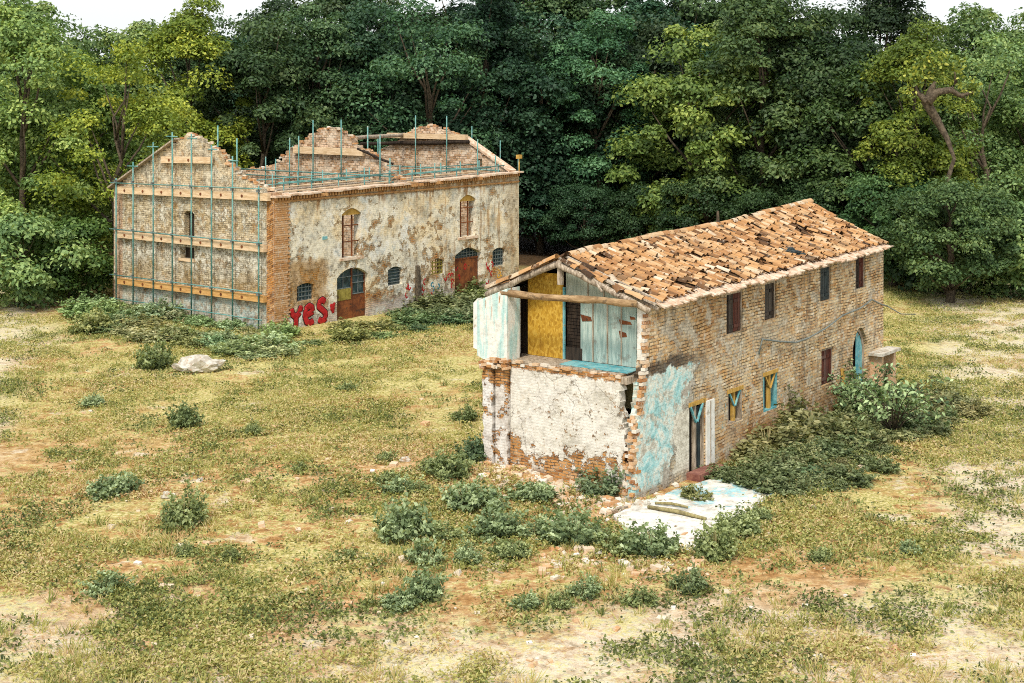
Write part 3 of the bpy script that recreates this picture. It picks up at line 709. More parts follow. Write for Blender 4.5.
m = MB(); m.hexa([wl.P(10.0, -.2, -.25), wl.P(10.38, -.2, -.25), wl.P(10.38, -.2, -.003), wl.P(10.0, -.2, -.003), wl.P(10.06, 2.15, -.1), wl.P(10.32, 2.15, -.1), wl.P(10.32, 2.2, -.003), wl.P(10.06, 2.2, -.003)])
m.build("drain_stack", M_BARK, ware)
m = MB(); wl.box(m, 3.2, 3.5, 4.1, 4.25, -.06, -.002); m.build("wall_plate", M_TURQD, ware)
# narrow gable niche frame
m = MB(); wg.box(m, GL - 6.95, GL - 6.05, 3.9, 4.02, -.06, .3); m.build("sill", M_OLD, ware)
m = MB(); wg.box(m, GL - 7.3, GL - 6.0, 2.83, 2.95, -.06, .3); m.build("sill", M_TIM, ware)
m = MB(); wg.box(m, GL - 6.9, GL - 6.1, 4.05, 5.3, .3, .33); wg.box(m, GL - 7.2, GL - 6.1, 2.98, 3.55, .3, .33); m.build("niche_dark_board", M_DARKW, ware)  # dark board added so niche and hole look shaded
# graffiti
def stroke(W, pts, r, mat, name, parent, dep=-.004, closed=False, label=None):
    m = MB()
    for pl in pts:
        dense = []
        for a, b in zip(pl, pl[1:]):
            for i in range(5): dense.append((a[0] + (b[0] - a[0]) * i / 5, a[1] + (b[1] - a[1]) * i / 5))
        dense.append(pl[-1]); k = len(dense)
        m.tube([W.P(u, z, dep) for u, z in dense], [r * (.55 if i in (0, k - 1) else 1) for i in range(k)], 10, squash=(W.n, .06))
    o = m.build(name, mat, parent, True)
    if label: o['label'] = label
    return o
Yp = [[(1.12, 1.0), (1.2, .72), (1.42, .56)], [(1.76, 1.08), (1.66, .76), (1.42, .56)], [(1.44, .58), (1.42, .3), (1.4, .08)]]
Ep = [[(2.1, .58), (2.3, .62), (2.52, .68), (2.5, .9), (2.3, 1.0), (2.08, .88), (2.02, .55), (2.12, .26), (2.36, .16), (2.6, .26)]]
Sp = [[(3.4, 1.06), (3.2, 1.2), (2.98, 1.1), (2.96, .86), (3.2, .7), (3.42, .52), (3.4, .26), (3.16, .14), (2.92, .28)]]
Xp = [[(3.74, .9), (4.02, .62)], [(4.06, .95), (3.76, .6)], [(3.86, .8), (3.95, .45)]]
stroke(wl, Yp + Ep + Sp, .185, M_BLKP, "graffiti_outline", ware, -.002)
stroke(wl, Yp + Ep + Sp, .14, M_REDP, "graffiti", ware, -.016, label="red bubble letters reading YES")
stroke(wl, Xp, .1, M_REDP, "graffiti", ware, -.016, label="small red spray blob right of the YES")
rr = random.Random(31)
for (u0, u1, z0, z1, mat, k, lb) in ((10.6, 11.3, .5, 1.3, M_REDP, 5, "small red scrawl left of the open window"), (12.4, 13.1, .7, 1.7, M_REDP, 5, "red scrawl beside the rusty door"),
                              (11.3, 12.1, .75, 1.1, M_BLUP, 3, "blue scrawl under the open window"), (15.8, 16.7, .6, 2.0, M_REDP, 6, "red scrawl right of the rusty door"),
                              (16.9, 17.5, .7, 1.2, M_ORAP, 3, "orange scrawl near the far corner"), (9.2, 9.7, .6, 1.2, M_REDP, 3, "faint red scrawl left of the dark stack"),
                              (13.5, 15.2, .9, 1.9, M_REDP, 4, None)):
    ps = []
    for _ in range(k):
        cu, cz = rr.uniform(u0, u1), rr.uniform(z0, z1); a0 = rr.uniform(0, 6)
        ps.append([(cu + .16 * math.cos(a0 + t * 1.1) * rr.uniform(.5, 1), cz + .2 * math.sin(a0 + t * 1.1) * rr.uniform(.5, 1)) for t in range(4)])
    if lb: stroke(wl, ps, .04, mat, "graffiti", ware, -.004, label=lb)
    else: stroke(wl, ps, .035, mat, "graffiti", ware, .197, label="red scrawl across the rusty door")

# ------------------------------------------------------------------ scaffolds on the warehouse
def pole(name, p, q, parent, r=.039, mat=None): m = MB(); m.tube([p, q], r, 8); return m.build(name, mat or M_TEAL, parent, True)
sc = thing("scaffold", "teal tube scaffold with timber planks braced flat against the near gable", "scaffold", LO, LR_)
gt = dict(zip((12.31, 10.8, 9.06, 7.46, 5.9, 4.3, 2.68, .73), (6.75, 7.65, 8.7, 9.25, 9.2, 8.7, 8.2, 6.85)))
for u, zt in gt.items(): pole("pole", wg.P(GL - u, -.1, -.32), wg.P(GL - u, zt, -.32), sc)
for u, zt in ((8.3, 8.9), (5.2, 9.6), (3.7, 9.0)): pole("pole", wg.P(GL - u, 6.0, .75), wg.P(GL - u, zt, .75), sc)
for z0, z1 in ((6.5, 6.74), (4.1, 4.2), (1.72, 1.86), (.5, .6)): pole("ledger", wg.P(.1, z0, -.4), wg.P(GL - .4, z1, -.4), sc, .028)
for u, zt in list(gt.items())[1:7]: pole("tie", wg.P(GL - u - .4 if u > 7 else GL - u - .2, zt - .22, -.4), wg.P(GL - u + .4, zt - .22, -.3), sc, .03)
for (a, b, z0, z1, ht, mat) in ((.55, GL - .45, 1.25, 1.4, .3, M_TIM2), (.55, GL - .45, 3.66, 3.76, .34, M_TIM), (.55, GL - .15, 5.96, 6.18, .36, M_TIM), (GL - 8.5, GL - 4.5, 7.68, 7.78, .32, M_TIM)):
    m = MB(); m.hexa([wg.P(a, z0, -.27), wg.P(b, z1, -.27), wg.P(b, z1, -.06), wg.P(a, z0, -.06), wg.P(a, z0 + ht, -.27), wg.P(b, z1 + ht, -.27), wg.P(b, z1 + ht, -.06), wg.P(a, z0 + ht, -.06)])
    m.rn = random.random(); pk = m.build("plank", mat, sc)
    kk = int((b - a) / 1.6)
    for i in range(kk):
        u = a + .7 + i * 1.6; zc = z0 + (z1 - z0) * i / kk + ht / 2; c = MB(); c.tube([wg.P(u, zc, -.3), wg.P(u, zc, -.271)], .07, 8); c.build("bolt_plate", M_RUST, pk)
for u in gt:
    for z in (1.78, 4.14, 6.62): m = MB(); m.obox(wg.P(GL - u, z, -.36), (.12, .14, .12), wg.M()); m.build("coupler", M_IRON, sc)
sc2 = thing("scaffold", "teal scaffold poles and plank clamped to the broken middle cross wall", "scaffold", LO, LR_)
for u, a, b in ((4.2, 6.2, 8.7), (4.9, 6.2, 8.8), (6.0, 6.3, 9.7), (8.1, 6.3, 9.75), (10.9, 6.2, 9.0), (11.6, 6.2, 7.8), (2.3, 6.3, 7.6), (3.1, 6.3, 7.5)):
    pole("pole", wm.P(u, a - .6, -.3), wm.P(u, b, -.3), sc2, .036)
for u, b in ((3.4, 8.2), (9.1, 9.4)): pole("pole", wm.P(u, 6, .7), wm.P(u, b, .7), sc2)
m = MB(); wm.box(m, 4.4, 9.6, 7.85, 8.22, -.25, -.04); m.build("plank", M_TIM, sc2)
for z in (6.55, 6.85): pole("ledger", wm.P(.2, z, -.36), wm.P(11.9, z, -.36), sc2, .035)
sc3 = thing("scaffold", "teal scaffold poles and plank on the inside of the far gable", "scaffold", LO, LR_)
for u, b in ((2.6, 8.6), (5.6, 9.8), (8.0, 9.8), (10.3, 8.5), (11.6, 7.6)): pole("pole", wfar.P(u, 5.8, -.42), wfar.P(u, b, -.42), sc3, .036)
for u, b in ((8.9, 9.2), (11.0, 8.4), (12.3, 7.6)): pole("pole", wfar.P(u, 6, .8), wfar.P(u, b, .8), sc3, .03)
m = MB(); wfar.box(m, 3.2, 9.3, 8.42, 8.72, -.3, -.04); m.build("plank", M_TIM, sc3)
pole("ledger", wfar.P(.2, 6.75, -.4), wfar.P(11.9, 6.75, -.4), sc3, .035)
sc4 = thing("scaffold", "low walkway of tubes and boards along the top of the long wall", "scaffold", LO, LR_)
for x0, x1 in ((.9, 9.0), (10.2, 18.2)):
    for dep, zz in ((.75, 6.5), (1.25, 6.55), (1.9, 6.6)): m = MB(); m.rn = random.random(); m.bar((x0, dep, zz), (x1, dep + .1, zz + .08), .26, .05); m.build("board", M_TIM if dep != 1.25 else M_OLD, sc4)
    for dep, zz in ((.65, 6.95), (1.6, 6.8), (2.3, 7.0)): pole("ledger", (x0, dep, zz), (x1 + .3, dep, zz + .08), sc4, .028)
    k = 5
    for i in range(k): x = x0 + .4 + i * (x1 - x0 - .6) / (k - 1); pole("pole", (x, .7, 5.6), (x, .7, 7.15 + .25 * (i % 2)), sc4, .032)
    for i in range(k): x = x0 + .9 + i * (x1 - x0 - 1.2) / (k - 1); pole("pole", (x, 2.0, 5.6), (x, 2.0, 7.3), sc4, .032)
lp = thing("floodlight", "small yellow floodlight on a post at the far end of the wall top", "floodlight", (*fwd(LO, LR_, 18.9, -.1), 6.62), LR_)
pole("pole", (0, 0, -.1), (0, 0, .85), lp, .035, M_YEL); m = MB(); m.box(-.16, .16, -.1, .1, .8, 1.02); m.box(-.05, .05, -.12, -.1, .85, .97); m.build("lamp_head", M_YEL, lp)

# ================================================================== FARMHOUSE
house = thing("derelict_farmhouse", "two storey derelict brick farmhouse with open front and broken orange tiled roof", "house", HO, HR_)
hl = WF((0, 0), (17.42, 0)); LEN, WID, RY = 17.42, 5.3, 2.95
OPS = [rect(5.25, 6.35, 3.92, 5.2), rect(7.8, 8.66, 4.02, 5.25), rect(11.95, 12.87, 4.15, 5.36), rect(14.9, 15.8, 4.26, 5.42),
       rect(5.32, 6.32, 1.13, 2.2), rect(7.72, 8.72, 1.1, 2.36), rect(12.05, 13.05, 1.25, 2.5), arch(14.65, 15.95, -.2, 2.85, .7, 10), rect(2.95, 3.92, -.05, 2.22)]
left = []; rr = random.Random(2); zz = -.2
def edge(z): return np.interp(z, [-.2, .5, 1.2, 2.0, 2.6, 3.3, 3.6, 5.4], [-.08, -.02, .05, .14, .24, .36, .5, .62])
while zz < 5.3:
    left += [(edge(zz) + rr.uniform(-.06, .06), zz + .004), (edge(zz) + rr.uniform(-.06, .06), zz + .15)]; zz += .16
m = MB(); m.wall(hl, [(17.42, -.3), (17.42, 5.66), (9, 5.5), (.62, 5.36)] + left[::-1] + [(-.06, -.3)], OPS, .3); m.build("wall", H_LONG, house)
hb = WF((LEN, WID), (0.35, WID)); m = MB(); m.wall(hb, [(0, -.3), (hb.L, -.3), (hb.L, 5.4), (0, 5.6)], [], .3); m.build("rear_wall", H_LONG, house)
he = WF((LEN - .002, .3), (LEN - .002, WID - .3)); m = MB(); m.wall(he, [(0, -.3), (he.L, -.3), (he.L, 5.6), (RY - .3, 6.95), (0, 5.6)], [], .3); m.build("gable_wall", H_LONG, house)
hf = WF((0, WID), (0, 0))
def fu(y): return WID - y
m = MB(); rr = random.Random(6); rt = []; zz = -.3
while zz < 3.3:
    e0 = np.interp(zz, [-.3, 1.8, 2.25, 2.4, 3.4], [.33, .38, .45, .52, .52]); rt += [(fu(e0 + rr.uniform(-.05, .05)), zz + .004), (fu(e0 + rr.uniform(-.05, .05)), zz + .14)]; zz += .15
tp = ragged([(fu(4.36), 3.36), (fu(.55), 3.4)], .3, .035, 3)
m.wall(hf, [(fu(4.36), -.3)] + rt + tp[::-1], [], .3); m.build("front_wall", H_FRONT, house)
# broken corner: loose courses left standing
m = MB(); rr = random.Random(9)
for i in range(27):
    z = i * .088
    for j in range(3):
        if rr.random() < .14: continue
        m.rn = rr.random(); y = .02 + j * .13 + rr.uniform(-.03, .03); x = .05 + edge(z) * .5 + rr.uniform(-.1, .12)
        if y > .1 + .32 * (1 - z / 3.2): continue
        m.obox((x, y + .05, z), (rr.uniform(.2, .3), .13, .085), Matrix.Rotation(rr.uniform(-.3, .3), 3, 'Z'))
for i in range(30):
    z = 2.4 + i * .1; m.rn = rr.random()
    m.obox((edge(z) + rr.uniform(-.06, .08), rr.uniform(.0, .06), z), (rr.uniform(.18, .3), .12, .085), Matrix.Rotation(rr.uniform(-.25, .25), 3, 'Z'))
for i in range(40):
    m.rn = rr.random(); m.obox((.05 + rr.uniform(-.05, .2), rr.uniform(.5, 4.3), 3.39 + rr.uniform(-.08, .05)), (.14, rr.uniform(.16, .28), .075), Matrix.Rotation(rr.uniform(-.25, .25), 3, 'Z'))
m.build("broken_corner", M_BRICK, house)
m = MB(); m.box(.52, .575, .02, .285, 3.5, 5.35); m.build("wall_end_plaster", M_WHITE, house)
# left pier
m = MB(); jg = lambda y, sd: [(fu(y + sd * abs(rr.gauss(0, .045))), z_) for z_ in np.arange(.0, 3.4, .17)]
m.wall(WFo(hf, -.1), [(fu(4.84), -.2), (fu(4.34), -.2)] + jg(4.36, 1) + jg(4.84, 0)[::-1], [], .45); m.wall(WFo(hf, -.16), [(fu(5.34), -.2), (fu(4.88), -.2)] + jg(4.88, 1) + jg(5.3, -1)[::-1], [], .5); m.build("pier", H_PIER, house)
m = MB(); m.wall(WFo(hf, -.2), [(fu(5.45), 3.5), (fu(5.2), 3.42), (fu(4.9), 3.5), (fu(4.33), 3.45), (fu(4.33), 5.6), (fu(5.45), 5.14)], [], .62); m.build("pier_head", H_PTOP, house)
m = MB(); m.wall(WFo(hf, -.12), [(fu(5.66), 3.7), (fu(5.5), 3.66), (fu(5.5), 5.2), (fu(5.66), 5.05)], [], .2); m.build("edge_board", M_WHITE, house)
m = MB(); rr = random.Random(29)
for i in range(26):
    m.rn = rr.random(); m.obox((-.16 + rr.uniform(-.04, .04), rr.uniform(4.35, 5.3), 3.42 + rr.uniform(-.25, .1)), (.2, rr.uniform(.14, .26), .08), Matrix.Rotation(rr.uniform(-.3, .3), 3, 'X'))
m.build("pier_brick_band", M_BRICK, house)
# open upper room
m = MB()
for i in range(5): m.rn = random.random(); m.box(.08 + i * .2, .08 + i * .2 + .193, .5, 4.36, 3.4 + .006 * (i % 2), 3.46)
m.build("floor", M_OLD, house)
m = MB(); m.box(.22, .98, .42, 2.75, 3.468, 3.49); m.build("floor_paint", M_TURQD, house)
m = MB(); m.box(1.02, 1.06, 3.17, 4.46, 3.47, 5.98); m.build("board_panel", M_OSB, house)
m = MB(); m.box(.99, 1.05, 3.1, 3.165, 3.47, 5.6); m.build("door_frame", M_TURQD, house)
m = MB(); rr = random.Random(4)
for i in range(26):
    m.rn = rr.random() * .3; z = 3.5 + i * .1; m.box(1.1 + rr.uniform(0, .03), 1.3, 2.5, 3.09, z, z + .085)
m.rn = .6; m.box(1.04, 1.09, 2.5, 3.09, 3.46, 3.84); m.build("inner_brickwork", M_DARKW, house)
m = MB()
for i, (a, b) in enumerate(((.62, 1.12), (1.13, 1.6), (1.61, 2.1), (2.11, 2.56))): m.rn = random.random(); m.box(1.03 + .012 * (i % 2), 1.08, a, b, 3.49, 5.3)
pdo = m.build("partition_planks", M_TURQ, house)
m = MB()
for i, y in enumerate((1.125, 1.605, 2.105)): m.box(1.0, 1.03, y - .018, y + .018, 3.5, 5.3)
m.build("batten", M_OLD, pdo)
for (y, z, a, b) in ((2.35, 4.75, .2, .1), (1.0, 4.75, .22, .07), (1.08, 4.4, .14, .1), (.75, 4.9, .1, .05)):
    m = MB(); m.hexa([(1.022, y - a, z - b * .6), (1.022, y + a * .7, z - b), (1.028, y + a * .7, z - b), (1.028, y - a, z - b * .6), (1.022, y - a * .8, z + b * .5), (1.022, y + a, z + b), (1.028, y + a, z + b), (1.028, y - a * .8, z + b * .5)])
    m.build("paint_loss", M_RUST, pdo)
m = MB(); m.wall(WFo(WF((1.07, WID), (1.07, 0)), 0), [(fu(3.1), 5.31), (fu(.65), 5.31), (fu(.65), 5.45), (fu(2.9), 6.42), (fu(3.1), 6.4)], [], .05); m.build("gable_boards", M_GREYB, house)
m = MB()
for y in (1.2, 1.75, 2.3): m.box(1.03, 1.065, y - .015, y + .015, 5.32, 5.6 + (y - .65) * .3)
m.build("gable_batten", M_OLD, house)
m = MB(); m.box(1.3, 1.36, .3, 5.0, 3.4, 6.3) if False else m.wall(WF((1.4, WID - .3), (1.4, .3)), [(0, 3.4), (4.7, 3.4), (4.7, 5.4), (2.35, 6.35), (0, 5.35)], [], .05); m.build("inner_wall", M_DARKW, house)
m = MB(); m.box(.02, 17.4, .3, 5.0, 3.2, 3.39); m.build("upper_storey_floor", M_OLD, house)
m = MB(); m.box(.75, .8, .32, 1.15, 2.36, 3.18); m.build("side_panel", M_OLIVE, house)
m = MB(); m.box(.35, 1.0, 4.72, 4.99, 3.47, 5.4); m.build("side_plaster", M_WHITE, house)
log("beam", (-.12, 4.56, 5.42), (-.06, -.02, 5.52), .105, mat_wood("tan_log", (.2, .12, .055), (.44, .3, .16), (2, 1, 6), dirt=.7), house, 8)
m = MB(); m.rn = .9; m.obox((.42, RY - .1, 6.12), (.12, .15, .72), Matrix.Identity(3)); m.build("king_post", M_OLD, house)
# roof frame and tiles
def rz_(x): return 6.5 + .56 * (x - .8) / 16.8 - .1 * math.exp(-((x - 10.5) / 3.2) ** 2) + .04 * mnoise.noise(Vector((x * .8, 0, 5)))
def ez_(x): return 5.4 + .27 * (x - .8) / 16.8
EY = -.24
def roof(x, t, side=1):                                # t 0 at ridge, 1 at eave; side 1 right slope, -1 left
    z = rz_(x) + (ez_(x) - rz_(x)) * t + .035 * mnoise.noise(Vector((x * .7, t * 3, side * 4.))) - .05 * math.sin(math.pi * t)
    y = RY + (EY - RY) * t if side > 0 else RY + (WID + .2 - RY) * t
    return Vector((x, y, z))
for x, r0, sd, tt in ((.35, .1, 1, 1.), (.35, .1, -1, 1.), (.72, .06, 1, 1.02), (.95, .055, 1, .97)):
    a, b = roof(x, 0, sd), roof(x, tt, sd); log("rafter", a - Vector((0, 0, .14)), b - Vector((0, 0, .1)), r0, M_OLD, house, int(x * 100))
m = MB()
nxr, nt = 44, 6
for sd in (1, -1):
    V = []
    for i in range(nxr + 1):
        x = .9 + (LEN - .02 - .9) * i / nxr
        for j in range(nt + 1): V.append(roof(x, j / nt, sd) - Vector((0, 0, .07)))
    m.add(V, [(i * (nt + 1) + j, i * (nt + 1) + j + 1, (i + 1) * (nt + 1) + j + 1, (i + 1) * (nt + 1) + j) for i in range(nxr) for j in range(nt)])
roofo = m.build("roof", M_DARK, house, True)
def tile_at(m, P, X, Y, Z, ln, r0, r1, k=6, up=True):
    V = []
    for a in (0, 1):
        for j in range(k + 1):
            an = math.pi * j / k; r = r0 if a == 0 else r1
            V.append(P + Y * (ln * (a - .5)) + X * (math.cos(an) * r) + Z * (math.sin(an) * r * (.85 if up else -.7)))
    m.add(V, [(j, j + 1, k + 2 + j, k + 1 + j) for j in range(k)])
    c = len(m.v) - 2 * (k + 1)
rr = random.Random(77)
m = MB(); CW, NR = .215, 11
ncol = int((LEN - 1.12) / CW)
for sd in (1, -1):
    for ci in range(ncol + 1):
        x0 = 1.08 + ci * CW
        slip = mnoise.noise(Vector((x0 * .9, 0, 2))) * .35
        for rj in range(NR):
            t = (rj + .55) / NR * .95
            hole = mnoise.noise(Vector((x0 * .75, t * 3.1, 9 + sd)))
            wild = max(0, mnoise.noise(Vector((x0 * .5, t * 2.5, 17 + sd))))
            P = roof(x0, t, sd); Q = roof(x0, min(1, t + .05), sd); Yv = (Q - P).normalized(); Zv = Vector((1, 0, 0)).cross(Yv) * (-1 if sd > 0 else 1)
            if Zv.z < 0: Zv = -Zv
            Zv.normalize()
            ang = rr.gauss(0, .06 + .3 * wild); rm = Matrix.Rotation(ang, 3, Zv); Y2 = rm @ Yv; X2 = Y2.cross(Zv)
            P = P + Yv * (slip * .3 + rr.uniform(-.07, .07)) + Zv * (.02 + rr.uniform(-.01, .03) + wild * .05)
            # channel tile between covers, coloured dark to paint the shadowed gaps
            m.rn = rr.uniform(0, .26)
            if rr.random() > .06: tile_at(m, P + X2 * (CW * .5) - Zv * .0, X2, Y2, Zv, .46, .1, .085, 4, False)
            if hole > .5 or rr.random() < .09: continue
            tilt = Matrix.Rotation(rr.gauss(.07, .05 + .1 * wild) * (1), 3, X2); Y3 = tilt @ Y2; Z3 = tilt @ Zv
            m.rn = min(1, max(0, rr.gauss(.5, .2)))
            sc_ = rr.uniform(.92, 1.1)
            tile_at(m, P + Zv * .03, X2, Y3, Z3, .47 * sc_, .076 * sc_, .096 * sc_, 6, True)
tiles = m.build("roof_tiles", M_TILE, roofo, True)
m = MB()
for i in range(42):
    x = 1.2 + i * .4
    if rr.random() < .2: continue
    P = roof(x, 0) + Vector((0, 0, .07)); m.rn = rr.uniform(.3, 1); a = Matrix.Rotation(rr.gauss(0, .12), 3, 'Z') @ Vector((1, 0, 0)); b = Vector((0, 0, 1)); c = a.cross(b)
    tile_at(m, P, c, a, b, .48, .12, .14)
m.build("ridge_tiles", M_TILE, roofo, True)
m = MB()                                                # mortared eave course, broken shards
for i in range(71):
    x = .95 + i * .232; P = roof(x, .985); m.rn = rr.random()
    m.obox(P + Vector((0, rr.uniform(-.03, .05), .0)), (.236, .55 + rr.uniform(-.14, .14), .05), Matrix.Rotation(.34 + rr.uniform(-.06, .06), 3, 'X') @ Matrix.Rotation(rr.uniform(-.1, .1), 3, 'Z'))
m.build("eave_course", M_MORT, roofo)
m = MB()
for i in range(24):
    x = .8 + i * .7; a = roof(x, 1.0) + Vector((0, -.06, -.05)); b = roof(x + .7, 1.0) + Vector((0, -.06, -.05)); m.rn = rr.random(); m.bar(a, b, .05, .05)
m.build("fascia", M_OLD, roofo)
m = MB()                                                # loose tiles and laths on the bare front bay
for i in range(34):
    sd = -1 if i < 18 else 1; t = rr.uniform(.02, .96); x = rr.uniform(.3, .95); P = roof(x, t, sd) + Vector((0, 0, .05)); Q = roof(x, t + .05, sd) + Vector((0, 0, .05)); Yv = (Q - P).normalized()
    m.rn = rr.random(); Yv = Matrix.Rotation(rr.gauss(0, .3), 3, 'Z') @ Yv; Xv = Yv.cross(Vector((0, 0, 1))).normalized(); tile_at(m, P, Xv, Yv, Xv.cross(Yv) if Xv.cross(Yv).z > 0 else -Xv.cross(Yv), .46, .1, .12)
for i in range(9):
    P = roof(.3 + .1 * (i % 3), (i + .5) / 9, -1) + Vector((0, 0, .06)); Q = roof(.3 + .1 * (i % 3), (i + 1.4) / 9, -1) + Vector((0, 0, .06)); Yv = (Q - P).normalized(); Xv = Vector((1, 0, 0)); m.rn = rr.uniform(.4, 1); Zv = Xv.cross(Yv); Zv = Zv if Zv.z > 0 else -Zv
    tile_at(m, P, Xv, Yv, Zv, .5, .13, .15)
m.build("verge_tiles", M_TILE, roofo, True)
m = MB()
for x, t0, t1 in ((.5, .0, 1.02), (.62, .1, .9), (.88, 0, 1.0), (1.1, .02, .5)): m.rn = .9; m.bar(roof(x, t0) + Vector((0, 0, .03)), roof(x + .08, t1) + Vector((0, 0, .05)), .1, .05)
for t in (.3, .52, .7): m.rn = .7; m.bar(roof(.2, t) + Vector((0, 0, -.02)), roof(1.2, t + .03) + Vector((0, 0, .06)), .06, .05)
m.bar(roof(.1, .55, 1) + Vector((0, 0, -.1)), roof(.5, .32, 1) + Vector((0, 0, .12)), .05, .04)
m.build("laths", M_OLD, roofo)
m = MB()
for i in range(9): m.obox(roof(11.2 + rr.uniform(-.4, .4), rr.uniform(.68, .84)) + Vector((0, 0, .13)), (rr.uniform(.3, .6), .2, .03), Matrix.Rotation(rr.uniform(-1, 1), 3, 'Z') @ Matrix.Rotation(rr.uniform(-.5, .5), 3, 'X'))
m.build("roof_debris", M_BLUEW, roofo)
m = MB(); m.tube([roof(10.1, 0) + Vector((0, 0, 0)), roof(10.1, 0) + Vector((0, 0, .55))], [.06, .04], 8); m.tube([roof(10.1, 0), roof(10.1, 0) + Vector((0, 0, .2))], [.2, .07], 10); m.build("vent_pipe", M_BARK, roofo)

# windows and doors of the long wall
def shutter_window(u0, u1, z0, z1, mats, label, gap=0.0, sill=False):
    f = MB()
    for a, b, c, d in ((u0 + .01, u0 + .07, z0, z1), (u1 - .07, u1 - .01, z0, z1), (u0 + .07, u1 - .07, z1 - .07, z1 - .01)): hl.box(f, a, b, c, d, .05, .16)
    fr = f.build("window", M_OLD, house); fr['label'] = label
    d = MB(); hl.box(d, u0, u1, z0 - .0, z1, .26, .28); d.build("void_dark_sheet", M_DARKW, fr)  # near black sheet paints the dark void behind the shutters
    c = u0 + (u1 - u0) * .5
    for i, (a, b) in enumerate(((u0 + .08 + gap, c - .008), (c + .008, u1 - .08))):
        q = MB(); n_ = 3
        for j in range(n_): q.rn = random.random(); hl.box(q, a + (b - a) * j / n_ + .004, a + (b - a) * (j + 1) / n_ - .004, z0 + .03, z1 - .08, .07 + .01 * (j % 2), .11)
        for z in (z0 + .2, z1 - .3): hl.box(q, a + .02, b - .02, z - .05, z + .05, .05, .068)
        q.build("shutter", mats[i], fr)
    if sill: q = MB(); hl.box(q, u0 - .08, u1 + .08, z0 - .09, z0 - .005, -.06, .2); q.build("sill", M_STONE, fr)
    return fr
shutter_window(5.25, 6.35, 3.92, 5.2, (M_DARKW, M_RED), "upper window with one near black and one red brown shutter", .12)  # left leaf blackened to paint a dark gap
shutter_window(7.8, 8.66, 4.02, 5.25, (M_DARKW, M_DARKW), "upper window with dark brown shutters, second from the open front")
shutter_window(11.95, 12.87, 4.15, 5.36, (M_BLUEW, M_BLUEW), "upper window with blue grey shutters")
shutter_window(14.9, 15.8, 4.26, 5.42, (M_DARKW, M_RED), "upper window with dark shutters nearest the far corner")
shutter_window(12.05, 13.05, 1.25, 2.5, (M_RED, M_RED), "lower window with dark red shutters")
def propped(u0, u1, z0, z1, label, vm, frame):
    f = MB(); hl.box(f, u0 + .01, u0 + .1, z0, z1, .02, .2); hl.box(f, u1 - .1, u1 - .01, z0, z1, .02, .2); hl.box(f, u0 + .1, u1 - .1, z0, z0 + .06, .02, .2)
    fr = f.build("window", frame, house); fr['label'] = label
    d = MB(); hl.box(d, u0 + .1, u1 - .1, z0 + .06, z1, .24, .26); d.build("void_dark_sheet", M_DARKW, fr)  # dark sheet standing for the unlit void
    c = (u0 + u1) / 2; q = MB(); hl.box(q, c - .06, c + .06, z0 + .06, z1 - .09, .03, .14); q.build("prop", M_YEL, fr)
    q = MB(); hl.box(q, u0 - .02, u1 + .02, z1 - .1, z1 + .02, -.02, .16); q.build("head_plank", M_YEL, fr)
    q = MB()
    for s in (-1, 1): q.bar(hl.P(c + s * .34, z1 - .11, .02), hl.P(c + s * .03, z1 - .55, .02), .045, .05, hl.n)
    q.build("brace", vm, fr)
propped(5.32, 6.32, 1.13, 2.2, "lower window propped by a yellow post with blue braces", M_TURQD, M_OLD)
propped(7.72, 8.72, 1.1, 2.36, "lower window in a turquoise frame with a yellow Y prop", M_YEL, M_TURQD)
f = MB(); hl.box(f, 2.96, 3.03, 0, 2.2, .04, .2); hl.box(f, 3.84, 3.91, 0, 2.2, .04, .2); dr = f.build("door", M_OLD, house); dr['label'] = "narrow front door propped with a post and blue V braces"
q = MB(); hl.box(q, 3.03, 3.84, .03, 2.2, .22, .25); q.build("void_dark_sheet", M_DARKW, dr)  # doorway shade painted as a near black sheet
q = MB(); hl.box(q, 3.5, 3.83, .05, 2.0, .12, .16); q.build("door_leaf", M_BLUEW, dr)
q = MB(); hl.box(q, 3.32, 3.42, .03, 2.1, .02, .12); q.build("prop", M_OLD, dr)
q = MB(); hl.box(q, 2.93, 3.92, 2.1, 2.22, -.03, .14); q.build("head_plank", M_YEL, dr)
q = MB()
for s in (-1, 1): q.bar(hl.P(3.37 + s * .36, 2.1, -.02), hl.P(3.37 + s * .04, 1.6, -.02), .05, .06, hl.n)
q.build("brace", M_TURQD, dr)
q = MB(); hl.box(q, 3.94, 4.42, .02, 2.12, -.05, -.002); q.build("jamb_plaster", M_WHITE, house)
q = MB(); hl.box(q, 4.15, 4.19, .02, 2.1, -.06, -.05); q.build("jamb_pipe", M_OLD, house)
q = MB(); hl.box(q, 2.8, 4.3, -.1, .2, -.45, -.002); q.build("doorstep", mat_flat("red_brown_step", (.16, .06, .05), (.3, .14, .1), 4), house)
f = MB(); pts = arch(14.65, 15.95, -.2, 2.85, .7, 10); f.wall(WFo(hl, .12), arch(14.66, 15.94, -.2, 2.84, .7, 10), [arch(14.8, 15.8, -.1, 2.72, .62, 10)], .08)
ad = f.build("door", M_OLD, house); ad['label'] = "round arched doorway with one turquoise leaf near the far corner"
q = MB(); hl.box(q, 14.8, 15.8, 0, 2.3, .26, .28); q.build("void_dark_sheet", M_DARKW, ad)  # near black sheet for the shade inside the arch
q = MB(); q.wall(WFo(hl, .15), [(15.28, -.05), (15.8, -.05), (15.8, 2.1), (15.62, 2.5), (15.3, 2.7)], [], .04); q.build("door_leaf", M_TURQD, ad)
q = MB(); hl.box(q, 16.0, 17.75, 1.74, 1.84, -.55, -.003); q.build("stone_shelf", M_STONE, house)
q = MB(); hl.box(q, 16.2, 16.35, .0, 1.735, -.45, -.003); hl.box(q, 17.3, 17.5, .0, 1.735, -.45, -.003); q.build("shelf_pier", M_BRICK, house)
